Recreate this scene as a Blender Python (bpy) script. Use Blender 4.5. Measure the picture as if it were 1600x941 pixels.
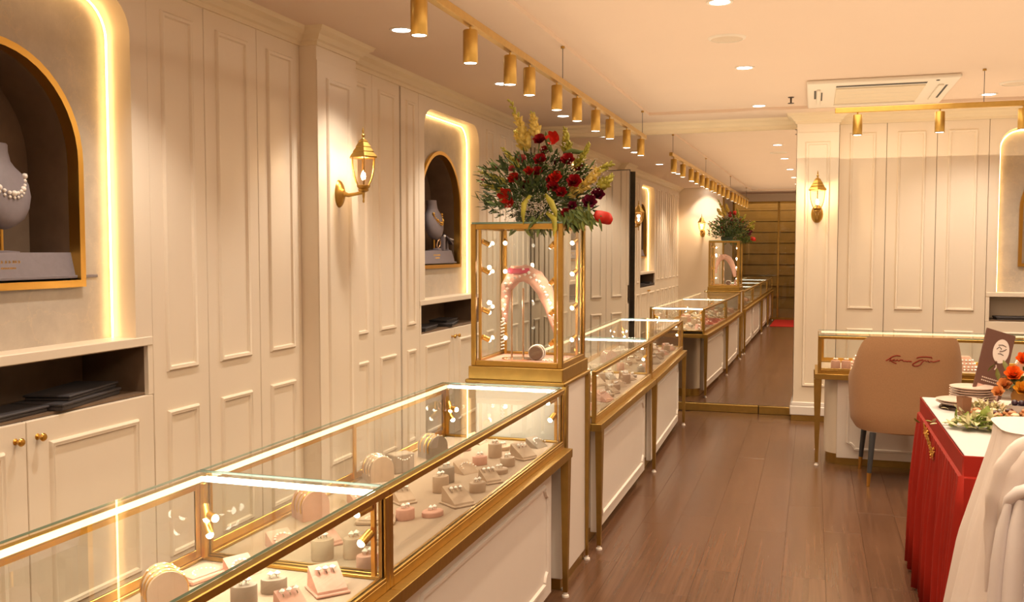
import bpy, bmesh, math, random
from math import sin, cos, pi, radians as R_
from mathutils import Vector, Matrix

for o in list(bpy.data.objects): bpy.data.objects.remove(o, do_unlink=True)
SC = bpy.context.scene
COL = SC.collection
rnd = random.Random(7)

def lin(r, g, b):
    f = lambda c: (c/255/12.92) if c/255 <= .04045 else ((c/255+.055)/1.055)**2.4
    return (f(r), f(g), f(b), 1)

# ------------------------------------------------------------------ camera
FPX, VPX, VPY = 1480., 1270., 389.
pitch = math.atan((470.5-VPY)/FPX)
yaw = R_(17.593)
cam_d = bpy.data.cameras.new('camera'); cam = bpy.data.objects.new('camera', cam_d); COL.objects.link(cam)
cam_d.sensor_fit = 'HORIZONTAL'; cam_d.sensor_width = 36; cam_d.lens = 36*FPX/1600
cam_d.clip_start = .02; cam_d.clip_end = 100
cam.location = (0, 0, 1.5)
cam.rotation_euler = (pi/2-pitch, 0, yaw)
SC.camera = cam
# ------------------------------------------------------------------ world, exposure
w = bpy.data.worlds.new('world'); SC.world = w; w.use_nodes = True
w.node_tree.nodes['Background'].inputs[0].default_value = (1, .72, .45, 1)
w.node_tree.nodes['Background'].inputs[1].default_value = .05
SC.view_settings.view_transform = 'Standard'; SC.view_settings.look = 'None'
SC.view_settings.gamma = 1; SC.view_settings.use_curve_mapping = False
SC.view_settings.exposure = 0.25
try:
    SC.cycles.transparent_max_bounces = 48; SC.cycles.max_bounces = 12
    SC.cycles.glossy_bounces = 6; SC.cycles.diffuse_bounces = 5; SC.cycles.transmission_bounces = 12
    SC.cycles.sample_clamp_indirect = 6; SC.cycles.caustics_reflective = False; SC.cycles.caustics_refractive = False
except Exception: pass
WARM = (1, .63, .30); NEUT = (1, .86, .70)
def lamp(name, kind, loc, energy, col, rot=(0,0,0), **kw):
    l = bpy.data.lights.new(name, kind); l.energy = energy; l.color = col
    for k, v in kw.items(): setattr(l, k, v)
    o = bpy.data.objects.new(name, l); o.location = loc; o.rotation_euler = rot; COL.objects.link(o); return o
# fill lights added without fixtures: one aimed at the ceiling, one at the floor
CEIL_UP = lamp('ceiling_bounce_fill', 'AREA', (0.3, 3.4, 2.28), 88, (1, .76, .50), (pi, 0, 0), shape='RECTANGLE', size=3.6, size_y=11)
FILL = lamp('room_fill_light', 'AREA', (.35, 3.2, 2.64), 80, (1, .82, .60), (0, 0, 0), shape='RECTANGLE', size=1.0, size_y=10)
MALL = lamp('mall_light', 'AREA', (-.6, -5.2, 2.95), 75, (1, .66, .34), (R_(-25), 0, 0), shape='RECTANGLE', size=4, size_y=.5)

# ------------------------------------------------------------------ materials
def nodes(m): return m.node_tree.nodes, m.node_tree.links
def mat(name, col, rough=.5, metal=0., noise=0., nscale=8., bump=0., emis=None, estr=0., coat=0., spec=.5, nstretch=None, sheen=0.):
    m = bpy.data.materials.new(name); m.use_nodes = True; n, l = nodes(m)
    b = n['Principled BSDF']; b.inputs['Base Color'].default_value = col if len(col) == 4 else (*col, 1)
    b.inputs['Roughness'].default_value = rough; b.inputs['Metallic'].default_value = metal
    b.inputs['Specular IOR Level'].default_value = spec
    if coat: b.inputs['Coat Weight'].default_value = coat
    if sheen: b.inputs['Sheen Weight'].default_value = sheen
    if emis: b.inputs['Emission Color'].default_value = (*emis, 1); b.inputs['Emission Strength'].default_value = estr
    if noise or bump:
        g = n.new('ShaderNodeNewGeometry'); mp = n.new('ShaderNodeMapping'); l.new(g.outputs['Position'], mp.inputs[0])
        if nstretch: mp.inputs['Scale'].default_value = nstretch
        t = n.new('ShaderNodeTexNoise'); t.inputs['Scale'].default_value = nscale; t.inputs['Detail'].default_value = 5
        l.new(mp.outputs[0], t.inputs['Vector'])
        if noise:
            h = n.new('ShaderNodeHueSaturation'); h.inputs['Color'].default_value = col if len(col) == 4 else (*col, 1)
            mr = n.new('ShaderNodeMapRange'); mr.inputs[3].default_value = 1-noise; mr.inputs[4].default_value = 1+noise
            mr.inputs[1].default_value = .3; mr.inputs[2].default_value = .7
            l.new(t.outputs['Fac'], mr.inputs[0]); l.new(mr.outputs[0], h.inputs['Value']); l.new(h.outputs[0], b.inputs['Base Color'])
        if bump:
            bp = n.new('ShaderNodeBump'); bp.inputs['Strength'].default_value = bump; bp.inputs['Distance'].default_value = .004
            l.new(t.outputs['Fac'], bp.inputs['Height']); l.new(bp.outputs[0], b.inputs['Normal'])
    return m
def glass(name, tint, ior=1.45, refl=1.0):
    m = bpy.data.materials.new(name); m.use_nodes = True; n, l = nodes(m)
    n.remove(n['Principled BSDF']); out = n['Material Output']
    t = n.new('ShaderNodeBsdfTransparent'); t.inputs[0].default_value = (*tint, 1)
    g = n.new('ShaderNodeBsdfGlossy'); g.inputs['Roughness'].default_value = .0; g.inputs[0].default_value = (refl, refl, refl, 1)
    f = n.new('ShaderNodeFresnel'); f.inputs[0].default_value = ior
    geo = n.new('ShaderNodeNewGeometry'); mul = n.new('ShaderNodeMath'); mul.operation = 'SUBTRACT'; mul.use_clamp = True
    l.new(f.outputs[0], mul.inputs[0]); l.new(geo.outputs['Backfacing'], mul.inputs[1])   # reflect on the outer face of each pane
    x = n.new('ShaderNodeMixShader'); l.new(mul.outputs[0], x.inputs[0]); l.new(t.outputs[0], x.inputs[1]); l.new(g.outputs[0], x.inputs[2])
    l.new(x.outputs[0], out.inputs[0]); return m
def emit(name, col, s):
    m = bpy.data.materials.new(name); m.use_nodes = True; n, l = nodes(m); n.remove(n['Principled BSDF'])
    e = n.new('ShaderNodeEmission'); e.inputs[0].default_value = (*col, 1); e.inputs[1].default_value = s
    l.new(e.outputs[0], n['Material Output'].inputs[0]); return m

PAINT = mat('cream_paint', (.83, .735, .60), .42, noise=.015, nscale=3)
CEILM = mat('ceiling_paint', (.76, .615, .50), .75, noise=.01, nscale=2)
CORN = mat('cornice_paint', (.80, .69, .50), .5, noise=.02, nscale=4)
BRASS = mat('satin_brass', (.50, .315, .085), .36, 1., noise=.06, nscale=30)
BRASSD = mat('brushed_brass', (.42, .27, .075), .44, 1., noise=.08, nscale=20, nstretch=(1, 6, 1))
GOLD = mat('polished_gold', (.72, .43, .10), .28, 1.)
SILVER = mat('bright_silver', (.9, .87, .82), .15, 1.)
GEM = mat('clear_gem', (.98, .96, .94), .22, .0, spec=1., coat=.6)
PEARL = mat('pearl', (.9, .84, .78), .2, coat=.6)
RGOLD = mat('rose_gold', (.93, .66, .48), .2, 1.)
WHITEB = mat('counter_white_lacquer', (.80, .75, .70), .35, noise=.01)
DECK = mat('display_suede', (.40, .305, .225), .95)
PINKS = mat('pink_suede', (.62, .36, .285), .85, noise=.05, nscale=60)
GREIGE = mat('greige_leather', (.50, .375, .275), .6, noise=.05, nscale=40)
TAUPE = mat('taupe_leather', (.33, .27, .215), .6, noise=.05, nscale=40)
LILAC = mat('lilac_grey_leather', (.225, .195, .215), .55, noise=.04, nscale=50)
DARKB = mat('dark_brown_liner', (.17, .11, .068), .7, noise=.1, nscale=12)
CHAR = mat('charcoal_tray', (.055, .05, .055), .6, noise=.08, nscale=30)
BLACK = mat('black_gap', (.012, .01, .009), .6)
GLASS = glass('clear_glass', (.975, .985, .975))
EDGE = mat('glass_edge_green', (.13, .25, .21), .2, coat=.5)
LEDW = emit('led_white', (1, .90, .72), 9.)
LEDY = emit('led_warm', (1, .80, .44), 2.4)
LEDN = emit('niche_led', (1, .60, .22), 11.)
BULB = emit('bulb_glow', (1, .82, .55), 22.)
SPOTL = emit('spot_lens_glow', (1, .90, .72), 14.)
DOWNL = emit('downlight_lens_glow', (1, .95, .92), 14.)
WHITEP = mat('white_plastic', (.78, .72, .63), .4)
MIRROR = mat('mirror_silver', (.87, .84, .79), .0, 1.)
RED = mat('red_satin', (.36, .017, .008), .6, noise=.08, nscale=6, spec=.25)
WCLOTH = mat('white_cloth', (.80, .72, .68), .8)
CHAIRF = mat('peach_beige_fabric', (.44, .25, .128), .85, noise=.05, nscale=140, bump=.2, sheen=.1)
THREAD = mat('red_brown_embroidery', (.26, .03, .012), .7)
DLEG = mat('dark_grey_leg', (.05, .055, .065), .45)
REDC = mat('red_carpet', (.55, .02, .012), .95, noise=.2, nscale=80, bump=.3)
RUBW = mat('white_foot', (.85, .8, .75), .5)

def stone():
    m = mat('champagne_stone', (.50, .41, .31), .34)
    n, l = nodes(m); b = n['Principled BSDF']
    g = n.new('ShaderNodeNewGeometry')
    t = n.new('ShaderNodeTexNoise'); t.inputs['Scale'].default_value = 3.5; t.inputs['Detail'].default_value = 9; t.inputs['Roughness'].default_value = .7
    v = n.new('ShaderNodeTexVoronoi'); v.feature = 'DISTANCE_TO_EDGE'; v.inputs['Scale'].default_value = 4.5
    wv = n.new('ShaderNodeMixRGB'); wv.inputs[0].default_value = .25
    l.new(g.outputs['Position'], t.inputs['Vector']); l.new(g.outputs['Position'], wv.inputs[1]); l.new(t.outputs['Color'], wv.inputs[2]); l.new(wv.outputs[0], v.inputs['Vector'])
    r = n.new('ShaderNodeValToRGB'); r.color_ramp.elements[0].position = .3; r.color_ramp.elements[0].color = (.42, .37, .31, 1)
    r.color_ramp.elements[1].position = .72; r.color_ramp.elements[1].color = (.62, .55, .455, 1)
    l.new(t.outputs['Fac'], r.inputs[0])
    r2 = n.new('ShaderNodeValToRGB'); r2.color_ramp.elements[0].color = (1, 1, 1, 1); r2.color_ramp.elements[1].position = .015; r2.color_ramp.elements[1].color = (0, 0, 0, 1)
    l.new(v.outputs['Distance'], r2.inputs[0])
    mx = n.new('ShaderNodeMixRGB'); mx.inputs[2].default_value = (.72, .58, .40, 1)
    ml = n.new('ShaderNodeMath'); ml.operation = 'MULTIPLY'; ml.inputs[1].default_value = .35; l.new(r2.outputs[0], ml.inputs[0])
    l.new(ml.outputs[0], mx.inputs[0]); l.new(r.outputs[0], mx.inputs[1]); l.new(mx.outputs[0], b.inputs['Base Color'])
    return m
STONE = stone()
def wood():
    m = mat('walnut_plank', (.2, .1, .05), .30, spec=.5)
    n, l = nodes(m); b = n['Principled BSDF']
    g = n.new('ShaderNodeNewGeometry'); oi = n.new('ShaderNodeObjectInfo')
    cx = n.new('ShaderNodeCombineXYZ'); mu = n.new('ShaderNodeMath'); mu.operation = 'MULTIPLY'; mu.inputs[1].default_value = 37.
    l.new(oi.outputs['Random'], mu.inputs[0]); l.new(mu.outputs[0], cx.inputs[0]); l.new(mu.outputs[0], cx.inputs[1])
    ad = n.new('ShaderNodeVectorMath'); l.new(g.outputs['Position'], ad.inputs[0]); l.new(cx.outputs[0], ad.inputs[1])
    mp = n.new('ShaderNodeMapping'); mp.inputs['Scale'].default_value = (22, .55, 1); l.new(ad.outputs[0], mp.inputs[0])
    t = n.new('ShaderNodeTexNoise'); t.inputs['Scale'].default_value = 2.2; t.inputs['Detail'].default_value = 5; t.inputs['Distortion'].default_value = .25
    l.new(mp.outputs[0], t.inputs['Vector'])
    r = n.new('ShaderNodeValToRGB'); e = r.color_ramp.elements
    e[0].position = .30; e[0].color = (.102, .049, .027, 1); e[1].position = .72; e[1].color = (.152, .075, .042, 1)
    l.new(t.outputs['Fac'], r.inputs[0])
    h = n.new('ShaderNodeHueSaturation'); mr = n.new('ShaderNodeMapRange'); mr.inputs[3].default_value = .93; mr.inputs[4].default_value = 1.07
    l.new(oi.outputs['Random'], mr.inputs[0]); l.new(mr.outputs[0], h.inputs['Value']); l.new(r.outputs[0], h.inputs['Color']); l.new(h.outputs[0], b.inputs['Base Color'])
    rr = n.new('ShaderNodeMapRange'); rr.inputs[3].default_value = .20; rr.inputs[4].default_value = .28; l.new(t.outputs['Fac'], rr.inputs[0]); l.new(rr.outputs[0], b.inputs['Roughness'])
    bp = n.new('ShaderNodeBump'); bp.inputs['Strength'].default_value = .08; bp.inputs['Distance'].default_value = .002; l.new(t.outputs['Fac'], bp.inputs['Height']); l.new(bp.outputs[0], b.inputs['Normal'])
    return m
WOOD = wood()

# ------------------------------------------------------------------ mesh builder
class MB:
    def __init__(s): s.v = []; s.f = []; s.mi = []
    def add(s, vs, fs, mi=0):
        o = len(s.v); s.v += [tuple(p) for p in vs]; s.f += [[i+o for i in f] for f in fs]; s.mi += [mi]*len(fs)
    def box(s, x0, x1, y0, y1, z0, z1, b=0., mi=0, edge_mi=None):
        if b <= 0:
            vs = [(x, y, z) for z in (z0, z1) for y in (y0, y1) for x in (x0, x1)]
            fs = [[0,2,3,1],[4,5,7,6],[0,1,5,4],[2,6,7,3],[0,4,6,2],[1,3,7,5]]
            if edge_mi is None: s.add(vs, fs, mi)
            else:   # small faces get the edge material
                d = [x1-x0, y1-y0, z1-z0]; k = d.index(min(d)); ax = [2,2,1,1,0,0]
                for f, a in zip(fs, ax): s.add(vs, [f], mi if a == k else edge_mi)
            return s
        c = []; 
        X = (x0, x1); Y = (y0, y1); Z = (z0, z1); idx = {}
        for i in (0,1):
            for j in (0,1):
                for k in (0,1):
                    si, sj, sk = (1-2*i)*b, (1-2*j)*b, (1-2*k)*b
                    for a, p in enumerate(((X[i], Y[j]+sj, Z[k]+sk), (X[i]+si, Y[j], Z[k]+sk), (X[i]+si, Y[j]+sj, Z[k]))):
                        idx[i,j,k,a] = len(c); c.append(p)
        fs = []
        for i in (0,1):
            f = [idx[i,0,0,0], idx[i,1,0,0], idx[i,1,1,0], idx[i,0,1,0]]; fs.append(f if i else f[::-1])
            f = [idx[0,i,0,1], idx[1,i,0,1], idx[1,i,1,1], idx[0,i,1,1]]; fs.append(f[::-1] if i else f)
            f = [idx[0,0,i,2], idx[1,0,i,2], idx[1,1,i,2], idx[0,1,i,2]]; fs.append(f if i else f[::-1])
        for i in (0,1):
            for j in (0,1):
                fs.append([idx[i,j,0,0], idx[i,j,1,0], idx[i,j,1,1], idx[i,j,0,1]])
                fs.append([idx[i,0,j,0], idx[i,1,j,0], idx[i,1,j,2], idx[i,0,j,2]])
                fs.append([idx[0,i,j,1], idx[1,i,j,1], idx[1,i,j,2], idx[0,i,j,2]])
                for k in (0,1): fs.append([idx[i,j,k,0], idx[i,j,k,1], idx[i,j,k,2]])
        s.add(c, fs, mi); return s
    def lathe(s, prof, c=(0,0,0), n=16, ax='z', sx=1., sy=1., mi=0, a0=0.):
        vs = []; fs = []
        for r, h in prof:
            for i in range(n):
                a = a0+2*pi*i/n; p = (r*sx*cos(a), r*sy*sin(a), h)
                if ax == 'y': p = (p[0], p[2], p[1])
                if ax == 'x': p = (p[2], p[0], p[1])
                vs.append((p[0]+c[0], p[1]+c[1], p[2]+c[2]))
        m = len(prof)
        for j in range(m-1):
            for i in range(n): fs.append([j*n+i, j*n+(i+1) % n, (j+1)*n+(i+1) % n, (j+1)*n+i])
        if prof[0][0] > 1e-6: fs.append(list(range(n))[::-1])
        if prof[-1][0] > 1e-6: fs.append([(m-1)*n+i for i in range(n)])
        s.add(vs, fs, mi); return s
    def tube(s, pts, r, n=8, mi=0, closed=False, flat=1.):
        pts = [Vector(p) for p in pts]; m = len(pts); rs = r if isinstance(r, (list, tuple)) else [r]*m
        vs = []; fs = []; up = None
        for k in range(m):
            t = (pts[(k+1) % m]-pts[k-1]) if closed else (pts[min(k+1, m-1)]-pts[max(k-1, 0)])
            t.normalize()
            if up is None:
                up = Vector((0,0,1)) if abs(t.z) < .9 else Vector((1,0,0))
            a = (up-t*up.dot(t)).normalized(); up = a; b = t.cross(a)
            for i in range(n):
                q = 2*pi*i/n; vs.append(pts[k]+(a*cos(q)*flat+b*sin(q))*rs[k])
        for k in range(m if closed else m-1):
            for i in range(n): fs.append([k*n+i, k*n+(i+1) % n, ((k+1) % m)*n+(i+1) % n, ((k+1) % m)*n+i])
        if not closed: fs.append(list(range(n))[::-1]); fs.append([(m-1)*n+i for i in range(n)])
        s.add(vs, fs, mi); return s
    def ring(s, c, r, t, ax=(0,0,1), n=16, k=6, mi=0, sx=1.):
        ax = Vector(ax).normalized(); a = ax.orthogonal().normalized(); b = ax.cross(a)
        return s.tube([Vector(c)+(a*cos(2*pi*i/n)*sx+b*sin(2*pi*i/n))*r for i in range(n)], t, k, mi, True)
    def ball(s, c, r, n=8, m=5, sx=1., sy=1., sz=1., mi=0):
        return s.lathe([(r*sin(pi*j/m), -r*sz*cos(pi*j/m)) for j in range(m+1)], c, n, 'z', sx, sy, mi)
    def gem(s, c, r, mi=0):
        x, y, z = c; s.add([(x+r,y,z),(x,y+r,z),(x-r,y,z),(x,y-r,z),(x,y,z+r*.7),(x,y,z-r)], [[0,1,4],[1,2,4],[2,3,4],[3,0,4],[1,0,5],[2,1,5],[3,2,5],[0,3,5]], mi); return s
    def prism(s, out, y0, y1, holes=(), mi=0):
        """outline in the x-z plane (with holes) thickened from y0 to y1"""
        bm = bmesh.new(); loops = [out]+list(holes); es = []
        vl = []
        for lp in loops:
            vv = [bm.verts.new((p[0], y0, p[1])) for p in lp]; vl.append(vv)
            for i in range(len(vv)): es.append(bm.edges.new((vv[i], vv[(i+1) % len(vv)])))
        bmesh.ops.triangle_fill(bm, use_beauty=True, use_dissolve=False, edges=es)
        bm.verts.index_update(); bm.verts.ensure_lookup_table()
        vs = [v.co.copy() for v in bm.verts]; fs = [[v.index for v in f.verts] for f in bm.faces]; n = len(vs)
        li = [[v.index for v in vv] for vv in vl]; bm.free()
        # orient so that normals of the first face point to -y when y0<y1
        V2 = vs+[Vector((v.x, y1, v.z)) for v in vs]; F2 = []
        for f in fs:
            a, b, c = (vs[i] for i in f[:3]); nn = (b-a).cross(c-a)
            if nn.y > 0: f = f[::-1]
            F2.append(f); F2.append([i+n for i in f[::-1]])
        for k, lp in enumerate(li):
            ar = sum(vs[lp[i]].x*vs[lp[(i+1) % len(lp)]].z-vs[lp[(i+1) % len(lp)]].x*vs[lp[i]].z for i in range(len(lp)))
            rev = (ar > 0) if k == 0 else (ar < 0)
            for i in range(len(lp)):
                a, b = lp[i], lp[(i+1) % len(lp)]
                F2.append([a, b, b+n, a+n] if not rev else [b, a, a+n, b+n])
        s.add(V2, F2, mi); return s
    def vprism(s, out, z0, z1, mi=0):
        """convex outline in the x-y plane, counter-clockwise, extruded in z"""
        n = len(out); vs = [(p[0], p[1], z0) for p in out]+[(p[0], p[1], z1) for p in out]
        s.add(vs, [list(range(n))[::-1], [i+n for i in range(n)]]+[[i, (i+1) % n, (i+1) % n+n, i+n] for i in range(n)], mi); return s
    def frame(s, x0, x1, z0, z1, y, w=.022, h=.012, mi=0):
        prof = [(0, 0), (.12, .7), (.35, 1), (.6, .75), (.8, .8), (1, 0)]
        vs = []; fs = []; k = len(prof)
        for a, b in prof:
            d = a*w; vs += [(x0+d, y-b*h, z0+d), (x1-d, y-b*h, z0+d), (x1-d, y-b*h, z1-d), (x0+d, y-b*h, z1-d)]
        for j in range(k-1):
            for i in range(4): fs.append([j*4+i, j*4+(i+1) % 4, (j+1)*4+(i+1) % 4, (j+1)*4+i])
        s.add(vs, fs, mi); return s
    def xform(s, M, i0=0):
        for i in range(i0, len(s.v)): s.v[i] = tuple(M @ Vector(s.v[i]))
        return s
    def mesh(s, name, mats, smooth=40):
        me = bpy.data.meshes.new(name); me.from_pydata(s.v, [], s.f)
        for m in (mats if isinstance(mats, (list, tuple)) else [mats]): me.materials.append(m)
        me.polygons.foreach_set('material_index', s.mi); me.update()
        if smooth: me.shade_smooth(); me.set_sharp_from_angle(angle=R_(smooth))
        return me
    def obj(s, name, mats, parent=None, smooth=40, loc=(0,0,0), rot=(0,0,0), label=None):
        o = bpy.data.objects.new(name, s.mesh(name, mats, smooth)); COL.objects.link(o)
        if parent: o.parent = parent
        o.location = loc; o.rotation_euler = rot
        if label: o['label'] = label
        return o
def tag(o, label, cat, group=None, kind=None):
    if label: o['label'] = label
    if cat: o['category'] = cat
    if group: o['group'] = group
    if kind: o['kind'] = kind
    return o
def thing(name, label, cat, loc=(0,0,0), rz=0., group=None):
    o = bpy.data.objects.new(name, None); COL.objects.link(o); o.empty_display_size = .05
    o.location = loc; o.rotation_euler = (0, 0, rz); return tag(o, label, cat, group)
def struct(o, label=None):
    o['kind'] = 'structure'
    if label: o['label'] = label
    return o
def dup(o, loc=None, rz=None, label=None, group=None, parent=None):
    c = o.copy(); COL.objects.link(c)
    if parent: c.parent = parent
    if loc is not None: c.location = loc
    if rz is not None: c.rotation_euler = (0, 0, rz)
    if label: c['label'] = label
    if group: c['group'] = group
    for ch in list(o.children): dup(ch, parent=c)
    return c
def arc(cx, cz, r, a0, a1, n): return [(cx+r*cos(R_(a0+(a1-a0)*i/n)), cz+r*sin(R_(a0+(a1-a0)*i/n))) for i in range(n+1)]

# ================================================================== SETTING
YM, ZC, XL = 8.86, 2.66, -2.62
f = struct(MB().box(-3.05, 3.65, -3.0, 9.05, -.12, -.006).obj('floor', WOOD, smooth=0), 'brown wood plank floor')
pl_m = MB().box(0, .1892, 0, 1.2485, -.008, 0, .0006).mesh('plank', WOOD, 0)
for i in range(19):
    x = -1.63+i*.19; off = rnd.uniform(0, 1.2)
    y = -3.0-off
    while y < 8.82:
        y0, y1 = max(y, -3.0), min(y+1.25, 8.82)
        if y1-y0 > .2:
            p = bpy.data.objects.new('plank', pl_m); COL.objects.link(p); p.parent = f; p.location = (x, y0, 0); p.scale = (1, (y1-y0)/1.25, 1)
        y += 1.25
struct(MB().box(-3.05, 3.65, -3.0, 9.05, 2.685, 2.80).obj('ceiling', CEILM, smooth=0), 'warm white ceiling with a shallow tray')
struct(MB().box(-3.05, -1.38, -3.0, 9.0, ZC, 2.6851).obj('ceiling_border', CEILM, smooth=0)).name = 'trim_1'
struct(MB().box(-1.38, 3.6, 8.3, 9.0, ZC, 2.6851).obj('trim_1', CEILM, smooth=0)).name = 'trim_2'
struct(MB().box(-1.38, 3.6, -3.0, -1.9, ZC, 2.6851).obj('trim_1', CEILM, smooth=0)).name = 'trim_3'
struct(MB().box(-3.15, -3.02, -3.0, 9.05, 0, 2.7).obj('wall_left', PAINT, smooth=0))
struct(MB().box(-3.05, 3.65, 8.96, 9.1, 0, 2.7).obj('wall_back', PAINT, smooth=0))
struct(MB().box(3.6, 3.75, -3.0, 9.05, 0, 2.7).obj('wall_right', PAINT, smooth=0))
# front of the shop, behind the viewpoint: glass between piers
g = MB(); g.box(-3.05, -1.85, -3.12, -3.0, 0, 2.7); g.box(1.2, 3.65, -3.12, -3.0, 0, 2.7); g.box(-1.85, 1.2, -3.12, -3.0, 2.5, 2.7)
struct(g.obj('wall_front', PAINT, smooth=0))
def cornice(mb, pts):
    """stepped crown profile swept along a polyline; room side is to the right of the direction"""
    prof = [(0, 2.575), (.012, 2.575), (.016, 2.595), (.03, 2.602), (.045, 2.625), (.075, 2.640), (.08, 2.652), (.088, 2.6599)]
    P = [Vector((p[0], p[1])) for p in pts]; n = len(P); rows = []
    for k in range(n):
        d0 = (P[k]-P[k-1]).normalized() if k else None; d1 = (P[k+1]-P[k]).normalized() if k < n-1 else None
        nn = [Vector((d.y, -d.x)) for d in (d0, d1) if d is not None]
        m = nn[0] if len(nn) == 1 else (nn[0]+nn[1])/(1+nn[0].dot(nn[1]))
        rows.append([(P[k].x+m.x*a, P[k].y+m.y*a, z) for a, z in prof])
    vs = [p for r in rows for p in r]; q = len(prof)
    mb.add(vs, [[k*q+i, (k+1)*q+i, (k+1)*q+i+1, k*q+i+1] for k in range(n-1) for i in range(q-1)])
PY0, PY1, PX = 4.52, 4.98, -2.52
c = MB(); cornice(c, [(XL, -.6), (XL, PY0), (PX, PY0), (PX, PY1), (XL, PY1), (XL, YM-.012)])
struct(c.obj('trim_4', CORN, smooth=30), 'stepped crown moulding along the left wall')
c = MB(); cornice(c, [(XL, YM-.02), (-.145, YM-.02), (-.145, 8.6), (.2, 8.6), (.2, 8.75), (3.6, 8.75)])
struct(c.obj('trim_5', CORN, smooth=30), 'stepped crown moulding above the mirror and right back wall')
def frieze(n, a): struct(a.obj(n, CORN, smooth=0))
frieze('trim_6', MB().box(-3.02, XL, -.6, YM, 2.592, 2.6599))
frieze('trim_7', MB().box(XL, -.145, YM-.02, 8.96, 2.56, 2.6599))
frieze('trim_8', MB().box(.2, 3.6, 8.752, 8.96, 2.6, 2.6599))
# pilasters
def pilaster(name, loc, rz, W, D, lab, z1=2.6599):
    p = MB().box(0, W, 0, D, 0, z1).obj(name, PAINT, smooth=0, loc=loc, rot=(0,0,rz)); struct(p, lab)
    MB().box(.0, W, -.006, 0, .13, 2.50, .002).obj('raised_panel', PAINT, p)
    MB().frame(W*.2, W*.8, .30, 2.42, -.006, .03, .014).obj('moulding', PAINT, p)
    b = MB(); b.box(-.025, W+.025, -.03, D, .05, .13, .006); b.box(-.015, W+.015, -.018, D, .13, .165, .006); b.obj('skirting', WHITEB, p)
    MB().box(-.015, W+.015, -.02, D, 0, .05, .002).obj('kick_strip', BRASSD, p)
    return p
pilaster('trim_9', (PX, PY0, 0), pi/2, PY1-PY0, .5, 'cream pilaster with moulded panel on the left wall')
pilaster('trim_10', (-.145, 8.6, 0), 0, .345, .36, 'cream pilaster beside the mirror at the right')
# entrance return wall with brass edge, seen in the mirror
rw = struct(MB().box(-3.02, -1.80, -.72, -.6, 0, 2.6599).obj('wall_entrance', PAINT, smooth=0))
struct(MB().box(-1.80, -1.775, -.725, -.595, 0, 2.66).obj('trim_11', BRASSD, smooth=0))
# shop front glass
wf = struct(MB().box(-1.85, 1.2, -3.09, -3.03, 0, .05, .004).obj('window_1', BRASSD, smooth=0), 'brass framed glass shop front')
for x in (-1.83, -.9, .15, 1.17): MB().box(x-.02, x+.02, -3.09, -3.03, .05, 2.5, .003).obj('mullion', BRASSD, wf)
MB().box(-1.85, 1.2, -3.09, -3.03, 2.46, 2.5, .003).obj('head_rail', BRASSD, wf)
for a, b in ((-1.81, -.92), (-.88, .13), (.17, 1.15)): MB().box(a, b, -3.065, -3.055, .05, 2.46, edge_mi=1).obj('pane', [GLASS, EDGE], wf, 0)
dr = struct(MB().box(-.47, -.455, -2.55, -1.5, .02, 2.4, edge_mi=1).obj('door_2', [GLASS, EDGE], smooth=0), 'glass entrance door standing open')
MB().box(-.485, -.44, -1.5, -1.47, .0, 2.45, .003).obj('edge_rail', BRASS, dr)
tag(MB().box(-.95, .9, -2.95, -1.22, .0005, .012, .003).obj('entrance_mat', REDC), 'red carpet mat on the floor inside the glass entrance', 'mat')
# mall beyond the glass
MALLF = mat('mall_floor_tile', (.16, .10, .06), .3, noise=.1); MALLW = mat('bronze_cladding', (.30, .19, .06), .4, .6, noise=.12, nscale=4)
struct(MB().box(-6, 6, -8, -3.12, -.12, -.002).obj('floor_mall', MALLF, smooth=0))
mw = struct(MB().box(-6, 6, -7.2, -7.0, 0, 3.2).obj('wall_mall', MALLW, smooth=0))
for k in range(9): MB().box(-4, 4, -7.0, -6.96, .3+k*.27, .36+k*.27, .004).obj('slat', MALLW, mw)
struct(MB().box(-6, 6, -8, -3.12, 3.0, 3.1).obj('ceiling_mall', CEILM, smooth=0))

# ================================================================== JOINERY
DT = 2.588     # door top
def door_leaf(parent, x0, x1, z0, z1, mould, name='door', knob=None, t=.022):
    d = MB().box(x0+.0018, x1-.0018, 0, t, z0, z1, .0022).obj(name, PAINT, parent)
    for a, b, c_, e in mould: MB().frame(a, b, c_, e, 0, .026, .013).obj('moulding', PAINT, d)
    if knob:
        MB().lathe([(.0, -.034), (.011, -.033), (.015, -.027), (.013, -.02), (.006, -.014), (.005, -.004), (.012, 0)], (knob[0], 0, knob[1]), 12, 'y').obj('knob', GOLD, d)
    return d
def tall_cabinet(xs, loc, rz, label, depth=.36, lm=None):
    t = thing('tall_cabinet', label, 'cabinet', loc, rz)
    W = xs[-1]
    MB().box(.001, W-.001, .026, depth, .0, DT).obj('carcass', BLACK, t, 0)
    MB().box(.001, W-.001, .004, .026, .0, .07).obj('plinth', PAINT, t, 0)
    for a, b in zip(xs, xs[1:]):
        i = min(.085, (b-a)*.24)
        if lm == a: a += .022
        door_leaf(t, a, b, .074, DT-.009, [(a+i, b-i, .975, 2.50), (a+i, b-i, .17, .808)])
    return t
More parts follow.
